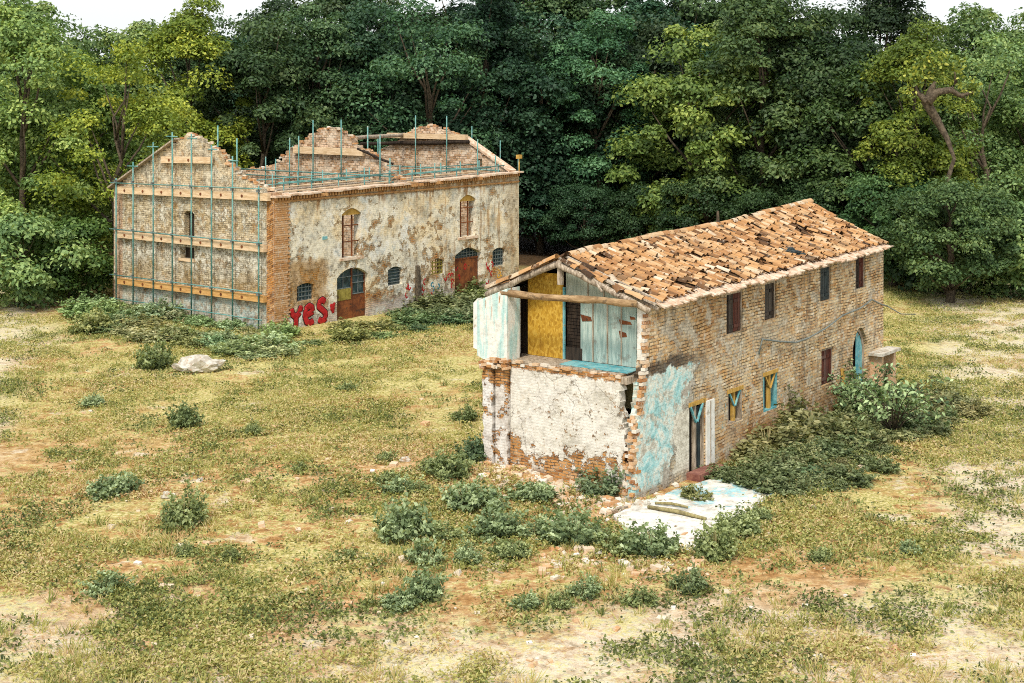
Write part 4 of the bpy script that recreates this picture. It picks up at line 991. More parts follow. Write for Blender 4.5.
cb = MB(); cb.tube([hl.P(*a) for a in ((7.3, 3.05, -.05), (7.5, 3.5, -.07), (8.6, 3.28, -.1), (9.8, 3.08, -.12), (10.8, 3.1, -.12), (12.2, 3.24, -.1), (13.6, 3.5, -.08), (15.2, 3.58, -.08), (16.2, 3.76, -.06), (17.0, 3.5, -.08), (17.56, 3.36, -.1))], .03, 8)
cb.tube([hl.P(*a) for a in ((17.56, 3.36, -.1), (18.6, 2.95, -.2), (19.8, 2.8, -.3))], .02, 6)
cbo = tag(cb.build("cable", M_PIPE, None, True), "thick grey cable sagging across the farmhouse long wall", "cable"); cbo.location = HO; cbo.rotation_euler = (0, 0, HR_)
yb = MB(); yb.hexa([hl.P(13.55, .0, -.3), hl.P(13.72, .0, -.3), hl.P(13.72, .0, -.24), hl.P(13.55, .0, -.24), hl.P(13.55, 1.62, -.08), hl.P(13.72, 1.62, -.08), hl.P(13.72, 1.62, -.02), hl.P(13.55, 1.62, -.02)])
ybo = tag(yb.build("plank", M_YEL), "yellow plank leaning on the long wall beside the red shuttered window", "plank"); ybo.location = HO; ybo.rotation_euler = (0, 0, HR_)

# ================================================================== SMALL THINGS ON THE GROUND
def boulder(name, px, py, wd, ht, label, cat, seed, mat=M_STONE, dp=None):
    x, y, z = gpt(px, py); bm = bmesh.new(); bmesh.ops.create_icosphere(bm, subdivisions=3, radius=.5)
    for v in bm.verts:
        q = v.co.copy(); s_ = 1 + .5 * mnoise.noise(q * 2.6 + Vector((seed, 0, 0))) + .25 * mnoise.noise(q * 6 + Vector((seed, 3, 0)))
        v.co = Vector((q.x * wd * s_, q.y * (dp or wd * .6) * s_, max(-.1, (q.z + .35) * ht * s_)))
    me = bpy.data.meshes.new(name); bm.to_mesh(me); bm.free(); me.materials.append(mat)
    o = bpy.data.objects.new(name, me); COL.objects.link(o); o.location = (x, y, z); return tag(o, label, cat)
boulder("rubble_block", 197, 371, 1.75, .62, "large pale rubble block lying on the grass before the scaffolded gable", "rubble", 4, dp=1.2)
boulder("loose_stone", 168, 498, .4, .2, "small pale stone beside the bush at the left of the meadow", "stone", 9)
boulder("loose_stone", 641, 508, .5, .25, "pale stone at the foot of the broken house corner", "stone", 12)
boulder("loose_stone", 405, 462, .3, .18, "little white stone in the grass left of the open fronted house", "stone", 15)
for i, (a, b, r_, lb) in enumerate((((648, 512), (706, 524), .05, "long rotten brown beam lying across the concrete slab"), ((655, 508), (688, 512), .035, "short thin stick lying on the slab nearer the wall"), ((612, 516), (628, 512), .03, "grey stick at the left corner of the concrete slab"))):
    p, q = gpt(*a), gpt(*b); m = MB(); m.tube([(p[0], p[1], .13), ((p[0] + q[0]) / 2, (p[1] + q[1]) / 2 + .05, .15), (q[0], q[1], .12)], [r_, r_ * 1.2, r_ * .8], 7)
    tag(m.build("fallen_stick", M_OLIVE if i < 2 else M_OLD, None, True), lb, "stick")
m = MB(); rr = random.Random(91)                            # scattered brick and plaster crumbs, uncountable
for i in range(900):
    if i < 420:
        x, y = fwd(HO, HR_, rr.gauss(-.6, .7), rr.uniform(-.6, 5.6))
    elif i < 620: x, y, _ = gpt(rr.uniform(540, 700), rr.gauss(555, 12))
    else: x, y, _ = gpt(rr.uniform(60, 960), rr.uniform(400, 670))
    s_ = abs(rr.gauss(.05, .05)) + .03; m.rn = rr.uniform(.3, 1)
    m.obox((x, y, gz(x, y) + s_ * .2), (s_ * rr.uniform(.8, 2), s_, s_ * .7), Matrix.Rotation(rr.uniform(0, 3), 3, 'Z') @ Matrix.Rotation(rr.uniform(-.4, .4), 3, 'X'))
tag(m.build("rubble", M_BRICK), "scattered brick and plaster rubble on the ground round the house", "rubble", kind="stuff")

# ================================================================== VEGETATION
L_TREE = mat_leaf("tree_leaf", [(0, (.022, .045, .024)), (.35, (.05, .09, .042)), (.65, (.1, .15, .07)), (.85, (.16, .21, .1)), (1, (.24, .28, .15))], .3)  # wide tone range paints leaf highlights into the colour
L_BUSH = mat_leaf("nettle_leaf", [(0, (.03, .05, .028)), (.3, (.09, .125, .065)), (.6, (.2, .245, .145)), (1, (.42, .47, .33))], .3)  # pale end of the ramp is painted leaf highlight
L_GRASS = mat_leaf("grass_blade", [(0, (.09, .12, .035)), (.22, (.24, .28, .08)), (.45, (.46, .44, .14)), (.7, (.6, .5, .24)), (.85, (.66, .52, .32)), (1, (.46, .28, .12))], .3)

def crown_points(seed, H, Rd, nclump, per, z0, csize):
    g = np.random.default_rng(seed); C, Nn, rn = [], [], []; cl = []
    for i in range(nclump):
        v = g.normal(size=3); v /= np.linalg.norm(v); rad = g.uniform(.5, 1.0) ** .6
        zc = (z0 + 1) / 2 * H; hz = (1 - z0) / 2 * H
        bul = 1 + .28 * mnoise.noise(Vector(v * 1.6) + Vector((seed * 3.1, 0, 0)))
        p = np.array([v[0] * Rd * rad * bul, v[1] * Rd * rad * bul, zc + v[2] * hz * rad * bul])
        if p[2] < .15: p[2] = .15 + g.random() * .6
        wdt = 1.0 - .25 * max(0, (p[2] - zc) / hz); p[0] *= wdt; p[1] *= wdt
        cl.append(p); cs = csize * g.choice([.5, .7, .9, 1.1, 1.4]); k = int(per * g.uniform(.6, 1.3))
        d = g.normal(size=(k, 3)); d /= np.linalg.norm(d, axis=1, keepdims=True); rr_ = g.uniform(.25, 1, (k, 1)) ** .5
        d[:, 2] = np.where(d[:, 2] < -.3, -d[:, 2] * .6, d[:, 2])
        q = p + d * rr_ * cs * np.array([1.05, 1.05, .85]); C.append(q)
        Nn.append(d * .8 + np.array([0, 0, .55]) + g.normal(size=(k, 3)) * .5)
        rn.append(np.clip(g.uniform(.1, .9) * .5 + g.uniform(0, 1, k) * .5, 0, 1))
    return np.vstack(C), np.vstack(Nn), np.concatenate(rn), cl

def make_tree(seed, H, Rd, nclump, per, z0, csize, leaf, tr=.28, lean=0., crook=.5, aspect=.6):
    root = thing("tree", "tree", "tree")
    C, Nn, rn, cl = crown_points(seed, H, Rd, nclump, per, z0, csize)
    leaf_mesh("crown", C, Nn, leaf, L_TREE, rn, root, aspect)
    g = random.Random(seed); m = MB(); k = 9
    tk = [Vector((g.uniform(-.5, .5) * crook * i / k + lean * i / k, g.uniform(-.5, .5) * crook * i / k, H * .8 * i / k - (.3 if i == 0 else 0))) for i in range(k + 1)]
    m.tube(tk, [tr * (1.35 if i == 0 else 1 - .85 * i / k) for i in range(k + 1)], 9)
    for c in g.sample(cl, min(16, len(cl))):
        c = Vector(c); j = max(1, min(k - 1, int((c.z - .12 * H) / (.8 * H) * k * .8))); s_ = tk[j]
        mid = s_.lerp(c, .5) + Vector((g.uniform(-.3, .3), g.uniform(-.3, .3), -.25)); m.tube([s_, mid, c], [tr * .38, tr * .24, tr * .06], 6)
    m.build("trunk", M_BARK, root, True)
    return root
PROTO = [make_tree(1, 16, 4.6, 95, 430, .04, 1.35, .27), make_tree(2, 17, 4.0, 95, 430, .1, 1.25, .26), make_tree(3, 15, 5.4, 105, 430, .02, 1.5, .29),
         make_tree(4, 18, 4.2, 85, 400, .16, 1.3, .25, crook=1.2), make_tree(5, 9, 4.0, 80, 430, .0, 1.2, .25), make_tree(6, 16, 4.8, 60, 260, .22, 1.35, .25, crook=1.6),
         make_tree(8, 4.2, 2.6, 46, 330, .0, .95, .24, tr=.1)]
used = set()
def tree(pi, px, Y, sc, rz, col, label, group=None, hs=1.0):
    X = (px - 512) / FPX * Y; p = PROTO[pi]; loc = (X, Y, gz(X, Y) if Y < 104 else 0)
    if pi not in used:
        used.add(pi); p.location = loc; p.rotation_euler = (0, 0, rz); p.scale = (sc, sc, sc * hs); p['label'] = label; tint(p, col)
        if group: p['group'] = group
        return p
    return dup(p, loc, rz, (sc, sc, sc * hs), label, group, col)
TEAL, DTEAL, GRN, YG, PALE_HAZE, OLV, DRK = (.75, 1.05, 1.15), (.55, .85, .95), (.95, 1.05, .85), (2.6, 2.1, .75), (2.8, 2.7, 2.1), (1.5, 1.4, .8), (.55, .62, .55)  # pale tints lighten edge foliage, painting white haze into leaf colour
EDGE = "trees along the edge of the wood"
T = [(1, 22, 84, .95, .3, (3.4, 3.1, 2.0), "pale yellow green tree at the far left edge of the wood"),
     (5, 118, 83.5, .86, 1.2, (3.4, 2.7, .8), "thin yellow leaved tree with bare trunk beside the scaffolded gable"),
     (2, 62, 90, .92, 2.2, (2.6, 2.5, 1.2), "broad light green tree left of the thin yellow tree"),
     (1, 190, 98, .97, 4.1, (3.2, 2.6, .8), "tall yellow green tree rising behind the peak of the scaffolded gable"),
     (0, 262, 99, 1.0, .7, GRN, "green round topped tree behind the right slope of the scaffolded gable"),
     (3, 318, 101, .97, 1.9, (1.0, 1.2, 1.05), "green tree behind the broken middle cross wall"),
     (0, 372, 104, 1.08, 3.3, (.55, .8, .85), "dark blue green tree behind the dip between cross wall and far gable"),
     (5, 428, 100, 1.06, 5.1, (.95, 1.3, 1.25), "open crowned teal tree with visible limbs behind the far gable peak"),
     (1, 486, 103, 1.04, 2.6, (.4, .62, .68), "dark teal tree behind the right slope of the far gable"),
     (2, 540, 106, 1.05, .2, (.42, .66, .7), "broad dark teal tree just right of the warehouse end"),
     (3, 598, 104, .95, 4.4, (1.0, 1.5, 1.45), "bright blue green tree midway between the two buildings"),
     (0, 640, 107, 1.02, 1.1, DRK, "very dark green tree left of the large pale crowned tree"),
     (2, 700, 98, 1.06, 3.0, (2.4, 2.2, 1.1), "large pale yellow green tree above the middle of the tiled roof"),
     (1, 762, 95, 1.06, 5.5, (1.2, 1.25, .9), "grey green tree above the far half of the tiled roof"),
     (0, 815, 96, 1.05, 2.0, (.6, .72, .55), "dark green tree above the far end of the tiled roof"),
     (2, 868, 92, .88, .9, (1.0, 1.1, .7), "dense green tree behind the far corner of the farmhouse"),
     (1, 915, 88, .86, 3.7, (2.2, 1.9, .65), "yellow green ivy clad tree right of the farmhouse"),
     (5, 985, 90, .9, 2.4, PALE_HAZE, "pale thin crowned tree at the right edge of the wood"),
     (0, 1040, 94, .9, 1.4, (1.9, 2.0, 1.3), "pale green tree cut by the right edge of the view"),
     (2, -30, 96, .9, 1.4, (1.8, 1.9, 1.2), "pale green tree cut by the left edge of the view")]
for t in T: tree(t[0], t[1], t[2], t[3], t[4], t[5], t[6], EDGE)
LOWS = [(6, 20, 78, 1.1, 0, PALE_HAZE, "pale bush at the far left edge of the meadow"),
        (6, 70, 81, 1.0, 1, (1.8, 1.9, 1.0), "light green bush left of the bare trunked yellow tree"),
        (4, 540, 104, .85, 2, DTEAL, "dark teal thicket touching the far end of the warehouse"),
        (4, 585, 100, .6, 3, (.5, .75, .7), "dark thicket just behind the low left end of the tiled roof"),
        (4, 640, 98, .62, 5, (.5, .68, .55), "dark green thicket behind the near third of the tiled roof"),
        (4, 705, 94, .7, 1.4, (.55, .7, .5), "dark green thicket behind the middle of the tiled roof"),
        (4, 765, 91, .62, 4.0, (.6, .75, .55), "dark green thicket behind the ridge pipe"),
        (4, 830, 90, .72, 2.7, (.6, .75, .55), "dark green thicket behind the far end of the ridge"),
        (4, 893, 86, .8, .5, (1.0, 1.3, .95), "leafy thicket meeting the grass right of the farmhouse"),
        (6, 925, 85, 1.25, 4.5, (.9, 1.0, .8), "dark ivy covered bush at the end of the grass strip right of the farmhouse"),
        (4, 950, 80, .78, 4.5, (1.2, 1.3, .95), "rounded green thicket hiding the foot of the twisted trunk"),
        (6, 985, 83, 1.1, 2.5, PALE_HAZE, "pale bush beside the track at the right"),
        (6, 1030, 82, 1.2, 3.5, PALE_HAZE, "pale bush cut by the right edge of the view")]
for t in LOWS: tree(*t[:6], t[6], "bushes at the foot of the wood")
rr = random.Random(8)
for i in range(42):
    px = -260 + i * 38 + rr.uniform(-12, 12); Y = rr.uniform(112, 124)
    if px < -45 or px > 1070: Y -= 16
    c = rr.choice([DRK, DTEAL, (.7, .85, .7), (.85, 1.0, .8)])
    if px < 200 or px > 900: c = (2.2, 2.1, 1.5)  # side trees paled too, edge haze put into their leaf colour
    tree(rr.choice([0, 1, 2, 3]), px, Y, rr.uniform(1.0, 1.3), rr.uniform(0, 6), c, "dark broadleaf tree in the dense back rows of the wood", "trees in the back rows of the wood")
# gnarled bare-stemmed tree on the right
def gnarled():
    root = thing("tree", "old tree with a bare twisted trunk and sparse crown right of the farmhouse", "tree"); Y = 82.; X0 = (944 - 512) / FPX * Y
    q = lambda px, py: Vector(((px - 512) / FPX * Y - X0, random.uniform(-.3, .3), CAM_H - (py - HOR) / FPX * Y))
    m = MB(); m.tube([Vector((.3, 0, -.3)), q(950, 240), q(944, 190), q(953, 158), q(948, 138), q(938, 120), q(926, 102), q(930, 92), q(934, 82)], [.36, .24, .15, .1, .15, .24, .28, .2, .1], 9)
    m.tube([q(926, 102), q(936, 92), q(950, 90), q(962, 96), q(972, 92)], [.3, .22, .18, .14, .06], 8); m.tube([q(926, 102), q(918, 92), q(915, 80)], [.22, .14, .05], 7); m.tube([q(950, 90), q(956, 82), q(953, 72)], [.14, .1, .04], 7)
    m.build("trunk", M_BARK, root, True)
    g = np.random.default_rng(5); C = []
    for px, py, r_ in ((915, 78, .7), (935, 74, .9), (955, 68, .9), (972, 88, .7), (905, 95, .6), (940, 60, .8), (925, 62, .8)):
        d = g.normal(size=(160, 3)); d /= np.linalg.norm(d, axis=1, keepdims=True); C.append(np.array(q(px, py)) + d * g.uniform(.2, 1, (160, 1)) * r_)
    C = np.vstack(C); cr = leaf_mesh("crown", C, g.normal(size=C.shape) + [0, 0, .6], .26, L_TREE, g.random(len(C)), root); cr.color = (2.6, 2.2, .9, 1)
    root.location = (X0, Y, 0)
gnarled()

# weeds and bushes
def make_bush(seed, H, Rd, n, leaf, name="bush", stems=7, aspect=.6):
    root = thing(name, name, "bush" if name == "bush" else "weed"); g = np.random.default_rng(seed); C, Nn, rn = [], [], []
    for i in range(n):
        a = g.uniform(0, 6.28); r_ = Rd * math.sqrt(g.random()) * .85; lob = 1 + .5 * mnoise.noise(Vector((math.cos(a) * 1.3, math.sin(a) * 1.3, seed * 1.7 + r_ / Rd))); r_ *= lob; hh = H * (1 - min(1, r_ / Rd) ** 2 * .65) * g.choice([.45, .7, .9, 1.0, 1.3]) * lob; tilt = r_ / Rd * .35
        base = np.array([math.cos(a) * r_, math.sin(a) * r_, 0]); k = 26
        t = g.uniform(.15, 1, k)[:, None]; p = base + np.array([math.cos(a) * tilt * H, math.sin(a) * tilt * H, hh]) * t + g.normal(size=(k, 3)) * np.array([.07, .07, .03]) * (1.25 - t * .6) * (H / .7)
        p[:, :2] += (g.normal(size=2) * .12)[None] * t ** 2; C.append(p); o = g.normal(size=(k, 3)) * .7 + np.array([math.cos(a) * .3, math.sin(a) * .3, .85]); Nn.append(o); rn.append(np.clip(g.uniform(0, .5) + t[:, 0] * .35 + g.uniform(-.15, .15, k), 0, 1))  # paler leaves up the stem paint highlights over a shaded base
    C = np.vstack(C); C[:, 2] = np.maximum(C[:, 2], .02)
    leaf_mesh("foliage", C, np.vstack(Nn), leaf, L_BUSH, np.concatenate(rn), root, aspect)
    m = MB()
    for i in range(stems):
        a = g.uniform(0, 6.28); r_ = Rd * .5 * g.random(); m.tube([(math.cos(a) * r_ * .5, math.sin(a) * r_ * .5, -.05), (math.cos(a) * r_, math.sin(a) * r_, H * .45), (math.cos(a) * r_ * 1.4, math.sin(a) * r_ * 1.4, H * .85)], [.014, .01, .004], 5)
    m.build("stem", M_OLIVE, root, True); return root
BU = [make_bush(11, .75, .55, 75, .13), make_bush(12, .62, .65, 80, .12), make_bush(13, .95, .6, 85, .14), make_bush(14, .55, .45, 42, .11, stems=5)]
bused = set(); SPOTS = []
def bush(px, py, wpx, label, group=None, pi=None, col=(1, 1, 1), hs=1.0, xyz=None):
    x, y, z = xyz or gpt(px, py); pi = rr.randrange(4) if pi is None else pi
    s_ = (wpx / FPX * y) / (2 * (.55, .65, .6, .45)[pi]) / 1.12 if xyz is None else wpx; rz = rr.uniform(0, 6.28); p = BU[pi]; an = rr.uniform(.8, 1.35); s_ *= 1.08; hs *= rr.uniform(.85, 1.25); SPOTS.append((x, y, s_ * .6))
    if pi not in bused:
        bused.add(pi); p.location = (x, y, z); p.rotation_euler = (0, 0, rz); p.scale = (s_ * an, s_ / an ** .5, s_ * hs); p['label'] = label; tint(p, col)
        if group: p['group'] = group
        return
    dup(p, (x, y, z), rz, (s_ * an, s_ / an ** .5, s_ * hs), label, group, col)
SILV = (1.6, 1.65, 1.4); G1 = (1.45, 1.42, 1.0)
FW = "weed clumps scattered before the open fronted house"
for (px, py, wp, pi, cl_, lb) in (
    (472, 507, 58, 1, SILV, "widest silvery weed clump before the whitewashed front wall"), (449, 478, 34, 0, G1, "weed clump behind the widest silvery clump"),
    (400, 492, 26, 3, SILV, "small weed clump left of the widest silvery clump"), (388, 482, 18, 3, G1, "tiny weed tuft at the far left of the clumps before the house"),
    (419, 492, 18, 3, G1, "tiny weed tuft between two clumps left of the widest one"), (532, 499, 42, 1, SILV, "low spreading weed clump before the orange brick of the front wall"),
    (606, 494, 42, 2, (.95, 1.05, .9), "round dark bush growing against the broken house corner"), (476, 461, 28, 0, (.7, .85, .7), "dark bush at the foot of the left pier"),
    (402, 538, 46, 0, SILV, "large leafy clump at the left of the bare sandy patch"), (425, 562, 32, 3, SILV, "weed clump just below the large leafy clump on sand"),
    (444, 540, 24, 3, G1, "weed tuft right of the large leafy clump on sand"), (467, 562, 22, 2, SILV, "narrow upright weed in the sandy patch"),
    (497, 533, 42, 0, SILV, "full weed clump in the middle of the sandy patch"), (511, 556, 36, 1, G1, "dark weed clump directly below the full middle clump"),
    (534, 538, 26, 3, SILV, "pale weed tuft right of the full middle clump"), (571, 543, 42, 0, SILV, "leafy weed clump left of the concrete slab"),
    (597, 542, 34, 1, G1, "weed clump touching the left corner of the slab"), (649, 554, 44, 0, SILV, "silvery weed clump at the front edge of the slab"),
    (622, 553, 30, 3, G1, "low weed tuft at the front left edge of the slab"), (715, 557, 34, 2, G1, "tall weed clump at the right front corner of the slab"),
    (737, 536, 32, 2, G1, "leafy weed clump on the right edge of the slab"), (757, 520, 28, 1, G1, "weed clump on the right edge of the slab, nearest the nettles"),
    (695, 500, 26, 3, (1.3, 1.1, .7), "brownish weed tuft growing on the slab before the doorstep"),
    (112, 494, 46, 1, SILV, "grey tufted weed at the left of the meadow"), (184, 524, 36, 2, G1, "dark weed clump below the grey tufted weed"),
    (183, 426, 28, 0, (1, 1.05, .7), "weed clump in the left middle of the meadow"), (253, 434, 14, 2, G1, "small upright weed alone in the middle of the meadow"),
    (347, 391, 14, 3, G1, "small weed tuft before the rusty double door"), (93, 406, 16, 2, SILV, "small grey weed at the left margin of the meadow"),
    (155, 368, 34, 0, G1, "round bush left of the rubble block"), (107, 592, 30, 3, SILV, "pale weed clump in the lower left corner"),
    (183, 555, 14, 2, G1, "small weed below the dark left clump"), (386, 461, 16, 3, G1, "small weed tuft behind the house clumps on the left"),
    (465, 421, 20, 3, (1, 1.05, .7), "low weed tuft left of the turquoise pier"), (398, 607, 34, 1, SILV, "pale weed clump at the bottom left of the sandy patch"),
    (424, 598, 34, 0, SILV, "pale weed clump at the bottom of the view, right of its twin"), (526, 608, 24, 3, SILV, "small pale weed below the dark middle clump"),
    (585, 596, 28, 3, SILV, "pale weed below the leafy clump left of the slab"), (690, 590, 30, 3, (1.1, 1.15, .9), "sparse weed in the foreground below the slab"),
    (910, 553, 18, 3, SILV, "lone grey weed in the grass at the lower right"), (430, 470, 20, 3, G1, "tiny weed behind the small left clump"),
    (560, 607, 20, 3, G1, "tiny weed at the bottom between two pale weeds"), (640, 604, 26, 3, G1, "low weed in the foreground left of the sparse one"),
    (348, 560, 14, 3, G1, "tiny weed on the bare ground left of the sandy patch"), (300, 470, 12, 3, G1, "tiny weed in the centre of the meadow"),
    (230, 560, 16, 3, (1.1, 1.1, .7), "tiny weed in the lower left of the meadow"), (820, 560, 18, 3, G1, "tiny weed in the grass right of the slab")):
    bush(px, py, wp, lb, FW if 380 < px < 770 and py > 440 else "weeds dotted over the meadow", pi, cl_)
rr = random.Random(55)
def bank(points, label, group, col, lo, hi, hl_=.38, hh_=.65):
    points = [q for q in points if rr.random() > .1]
    for (px, py) in points:
        c = rr.uniform(.8, 1.2); bush(px + rr.uniform(-4, 4), py + rr.uniform(-2, 2), rr.uniform(lo, hi) * rr.choice((.7, 1, 1, 1.15)), label, group, rr.randrange(3), (col[0] * c * rr.uniform(.85, 1.3), col[1] * c, col[2] * c * rr.uniform(.7, 1.05)), rr.uniform(hl_, hh_))
P1 = [(88 + i * 14.5, 306 + i * 2.3) for i in range(14)] + [(84 + i * 15, 317 + i * 2.9) for i in range(14)] + [(90 + i * 17, 330 + i * 2.6) for i in range(11)]
bank(P1, "grey green nettle bush in the bank along the scaffolded gable", "nettles along the scaffolded gable", SILV, 24, 40)
P2 = [(276 + i * 13, 346 - i * 2.3) for i in range(9)] + [(262 + i * 15, 352 - i * 2.0) for i in range(9)]
P2 = [q for q in P2 if not (284 < q[0] < 338 and q[1] < 346)]
bank(P2, "nettle bush in the row under the graffiti and double door", "nettles under the graffiti", G1, 20, 32, .3, .5)
P3 = [(398 + i * 9.5, 318 - i * 2.6) for i in range(10)] + [(392 + i * 11, 328 - i * 2.4) for i in range(9)] + [(420 + i * 12, 330 - i * 2) for i in range(5)]
bank(P3, "dark nettle bush in the bank under the small warehouse windows", "nettles under the small warehouse windows", (.85, 1.0, .8), 22, 34)
for i in range(95):
    u = rr.uniform(4.7, 17.0); d = -(.3 + rr.random() * (3.0 if u < 12 else 3.6) * min(1, (u - 3.4) / 2.5)); x, y = fwd(HO, HR_, u, d)
    c = rr.uniform(.7, 1.15); bush(0, 0, rr.choice((.7, .9, 1.1, 1.3, 1.6)) * (1 + .12 * d), "dark green nettle bush in the mass along the farmhouse long wall", "nettles along the farmhouse long wall", rr.choice([0, 1, 2]), (1.05 * c * rr.uniform(.8, 1.35), 1.1 * c, .8 * c), rr.uniform(.42, .72), (x, y, gz(x, y)))
for px, py in ((722, 476), (738, 484), (752, 478), (768, 490), (790, 493), (812, 482), (838, 474), (800, 470), (862, 462), (776, 478), (826, 488), (850, 482), (880, 470)):
    c = rr.uniform(.8, 1.2); bush(px, py, rr.uniform(24, 46), "dark green nettle bush in the mass along the farmhouse long wall", "nettles along the farmhouse long wall", rr.choice([0, 1, 2]), (1.0 * c, 1.0 * c, .75 * c), rr.uniform(.38, .62))
def big_shrub():
    root = thing("shrub", "large broad leaved shrub with arching branches right of the nettles", "shrub"); X, Y, Z = gpt(893, 436); g = np.random.default_rng(3); rg = random.Random(3)
    C, Nn = [], []; m = MB()
    for i in range(30):
        a = rg.uniform(0, 6.28); l = rg.uniform(1.0, 2.3); hh = rg.uniform(1.0, 2.7); pts = [Vector((0, 0, -.05)), Vector((math.cos(a) * l * .3, math.sin(a) * l * .3, hh * .6)), Vector((math.cos(a) * l * .75, math.sin(a) * l * .75, hh)), Vector((math.cos(a) * l * 1.1, math.sin(a) * l * 1.1, hh * .92))]
        m.tube(pts, [.03, .022, .014, .005], 6)
        for j in range(34):
            t = rg.uniform(.3, 1.0) * 3; k_ = min(2, int(t)); p = pts[k_].lerp(pts[k_ + 1], t - k_); C.append(np.array(p) + g.normal(size=3) * .13); Nn.append(np.array([math.cos(a) * .5, math.sin(a) * .5, .7]) + g.normal(size=3) * .5)
    m.build("branch", M_BARK, root, True); f = leaf_mesh("foliage", C, np.array(Nn), .24, L_BUSH, g.random(len(C)), root, .5); f.color = (1.5, 1.7, 1.3, 1); root.location = (X, Y, Z)
    d = dup(root, gpt(862, 418), 2.1, (.72, .72, .7), "smaller broad leaved shrub beside the arched doorway"); tint(d, (1.15, 1.4, 1.1))
    root.scale = (.8, .8, .78)
big_shrub()

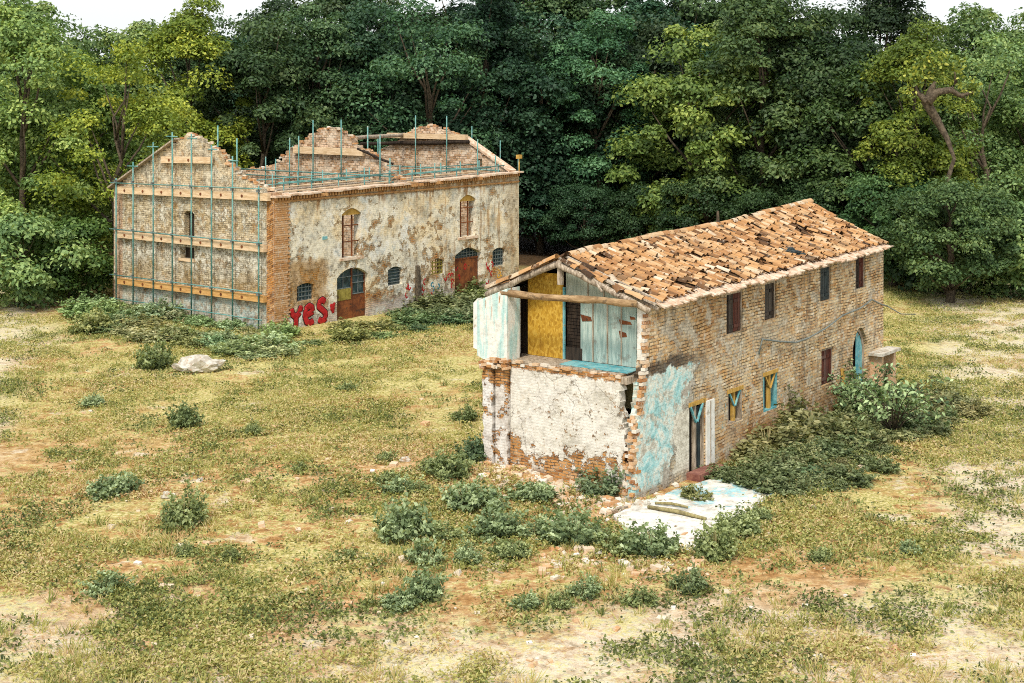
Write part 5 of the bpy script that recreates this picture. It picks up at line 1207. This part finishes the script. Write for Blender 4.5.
# low grass and creeping weeds over the meadow: one uncountable cover
def on_slab(x, y):
    c = False
    for (a, b), (p, q) in zip(SLAB, SLAB[1:] + SLAB[:1]):
        if (b > y) != (q > y) and x < (p - a) * (y - b) / (q - b) + a: c = not c
    return c
def grass():
    g = np.random.default_rng(21); C, Nn, rn, sz = [], [], [], []; tries = 0; n = 0
    while n < 21000 and tries < 90000:
        tries += 1
        Y = 27 + (g.random() ** 1.25) * 66; X = g.uniform(-.36, .36) * Y
        v = mnoise.noise(Vector((X * .22, Y * .22, 4))) + .7 * mnoise.noise(Vector((X * .9, Y * .9, 8))) + .25 * (1 if Y > 46 else 0)
        bare = max(0, (35 - Y) / 7) + max(0, (-X - .26 * Y) / 4) + max(0, (X - .27 * Y) / 4)  # cover thinned towards the margins where edge haze is painted
        if v * 1.9 - bare * .55 < g.uniform(-.2, .6): continue
        hx, hy = inv(HO, HR_, X, Y)
        if (-.2 < hx < 17.8 and -.1 < hy < 5.4): continue
        if on_slab(X, Y): continue
        lx, ly = inv(LO, LR_, X, Y)
        if -.1 < lx < 19.2 and -.1 < ly < 13: continue
        k = int(g.integers(10, 26)); s_ = g.uniform(.08, .3); d = g.normal(size=(k, 3)) * s_ * np.array([1, 1, 0]); z = gz(X, Y)
        q = np.array([X, Y, z]) + d; q[:, 2] += .02 + g.random(k) * .1 * (1 + s_)
        C.append(q); Nn.append(g.normal(size=(k, 3)) * .6 + [0, 0, .8]); b = .48 + .45 * mnoise.noise(Vector((X * .2, Y * .2, 1)))
        rn.append(np.clip(b + g.uniform(-.4, .4) * .6 + g.uniform(-.2, .2, k), 0, 1)); n += 1
    C = np.vstack(C); leaf_mesh_obj = leaf_mesh("grass", C, np.vstack(Nn), .095, L_GRASS, np.concatenate(rn), None, .5)
    CC, NN, RN = [], [], []
    for it in range(40000):
        if len(CC) > 4200: break
        sp = SPOTS[it // 8] if it < 8 * len(SPOTS) else None
        Y = 28 + (g.random() ** 1.2) * 52; X = g.uniform(-.35, .35) * Y
        if sp: X, Y = sp[0] + g.normal() * sp[2] * .95, sp[1] + g.normal() * sp[2] * .95
        v = 1 if sp else mnoise.noise(Vector((X * .35, Y * .35, 14))) + .6 * mnoise.noise(Vector((X * 1.1, Y * 1.1, 18)))
        if v < g.uniform(.0, .6): continue
        hx, hy = inv(HO, HR_, X, Y); lx, ly = inv(LO, LR_, X, Y)
        if (-.3 < hx < 17.8 and -.2 < hy < 5.5) or on_slab(X, Y) or (-.2 < lx < 19.3 and -.2 < ly < 13): continue
        k = int(g.integers(12, 40)); s_ = g.uniform(.12, .38); d = g.normal(size=(k, 3)) * s_ * np.array([1, 1, 0]); z = gz(X, Y)
        q = np.array([X, Y, z]) + d; q[:, 2] += .03 + g.random(k) * (.1 + .35 * s_) * np.exp(-(d[:, 0] ** 2 + d[:, 1] ** 2) / (2 * s_ * s_)); CC.append(q)
        NN.append(g.normal(size=(k, 3)) * .6 + [0, 0, .8]); RN.append(np.clip(g.uniform(.2, .6) + g.uniform(-.3, .35, k), 0, 1))
    B = []
    for _ in range(30000):                                  # upright dry tufts
        if len(B) > 2200: break
        Y = 28 + (g.random() ** 1.3) * 55; X = g.uniform(-.36, .36) * Y
        if mnoise.noise(Vector((X * .3, Y * .3, 24))) + .5 * mnoise.noise(Vector((X, Y, 28))) < g.uniform(-.1, .6): continue
        hx, hy = inv(HO, HR_, X, Y); lx, ly = inv(LO, LR_, X, Y)
        if (-.3 < hx < 17.8 and -.2 < hy < 5.5) or on_slab(X, Y) or (-.2 < lx < 19.3 and -.2 < ly < 13): continue
        k = 16; r0 = g.normal(size=(k, 2)) * .07; h = g.uniform(.1, .27) * g.uniform(.6, 1.2, k); ln = g.normal(size=(k, 2)) * .09 + r0 * .8
        w_ = g.normal(size=(k, 2)); w_ = w_ / np.linalg.norm(w_, axis=1, keepdims=True) * .014; z = gz(X, Y)
        V = np.zeros((k, 4, 3)); V[:, 0, :2] = r0 - w_; V[:, 1, :2] = r0 + w_; V[:, 2, :2] = r0 + ln + w_ * .3; V[:, 3, :2] = r0 + ln - w_ * .3; V[:, 2, 2] = h; V[:, 3, 2] = h
        B.append((V + np.array([X, Y, z - .01]), np.clip(g.uniform(.1, .8) + g.uniform(-.15, .2, k), 0, 1)))
    bl = leaf_mesh("dry_grass_tufts", np.zeros((len(B) * 16, 3)), np.ones((len(B) * 16, 3)), .1, L_GRASS, np.concatenate([q[1] for q in B]))
    bl.data.vertices.foreach_set("co", np.concatenate([q[0] for q in B]).ravel()); bl.data.update()
    tag(bl, "upright tufts of dry grass scattered over the meadow", "grass", kind="stuff")
    cw = leaf_mesh("creeping_weeds", np.vstack(CC), np.vstack(NN), .095, L_BUSH, np.concatenate(RN), None, .55); cw.color = (1.25, 1.15, .6, 1)
    tag(cw, "patches of low green creeping weeds on the meadow", "weeds", kind="stuff")
    tag(leaf_mesh_obj, "low yellow green grass and creeping weeds covering the meadow", "grass", kind="stuff")
grass()
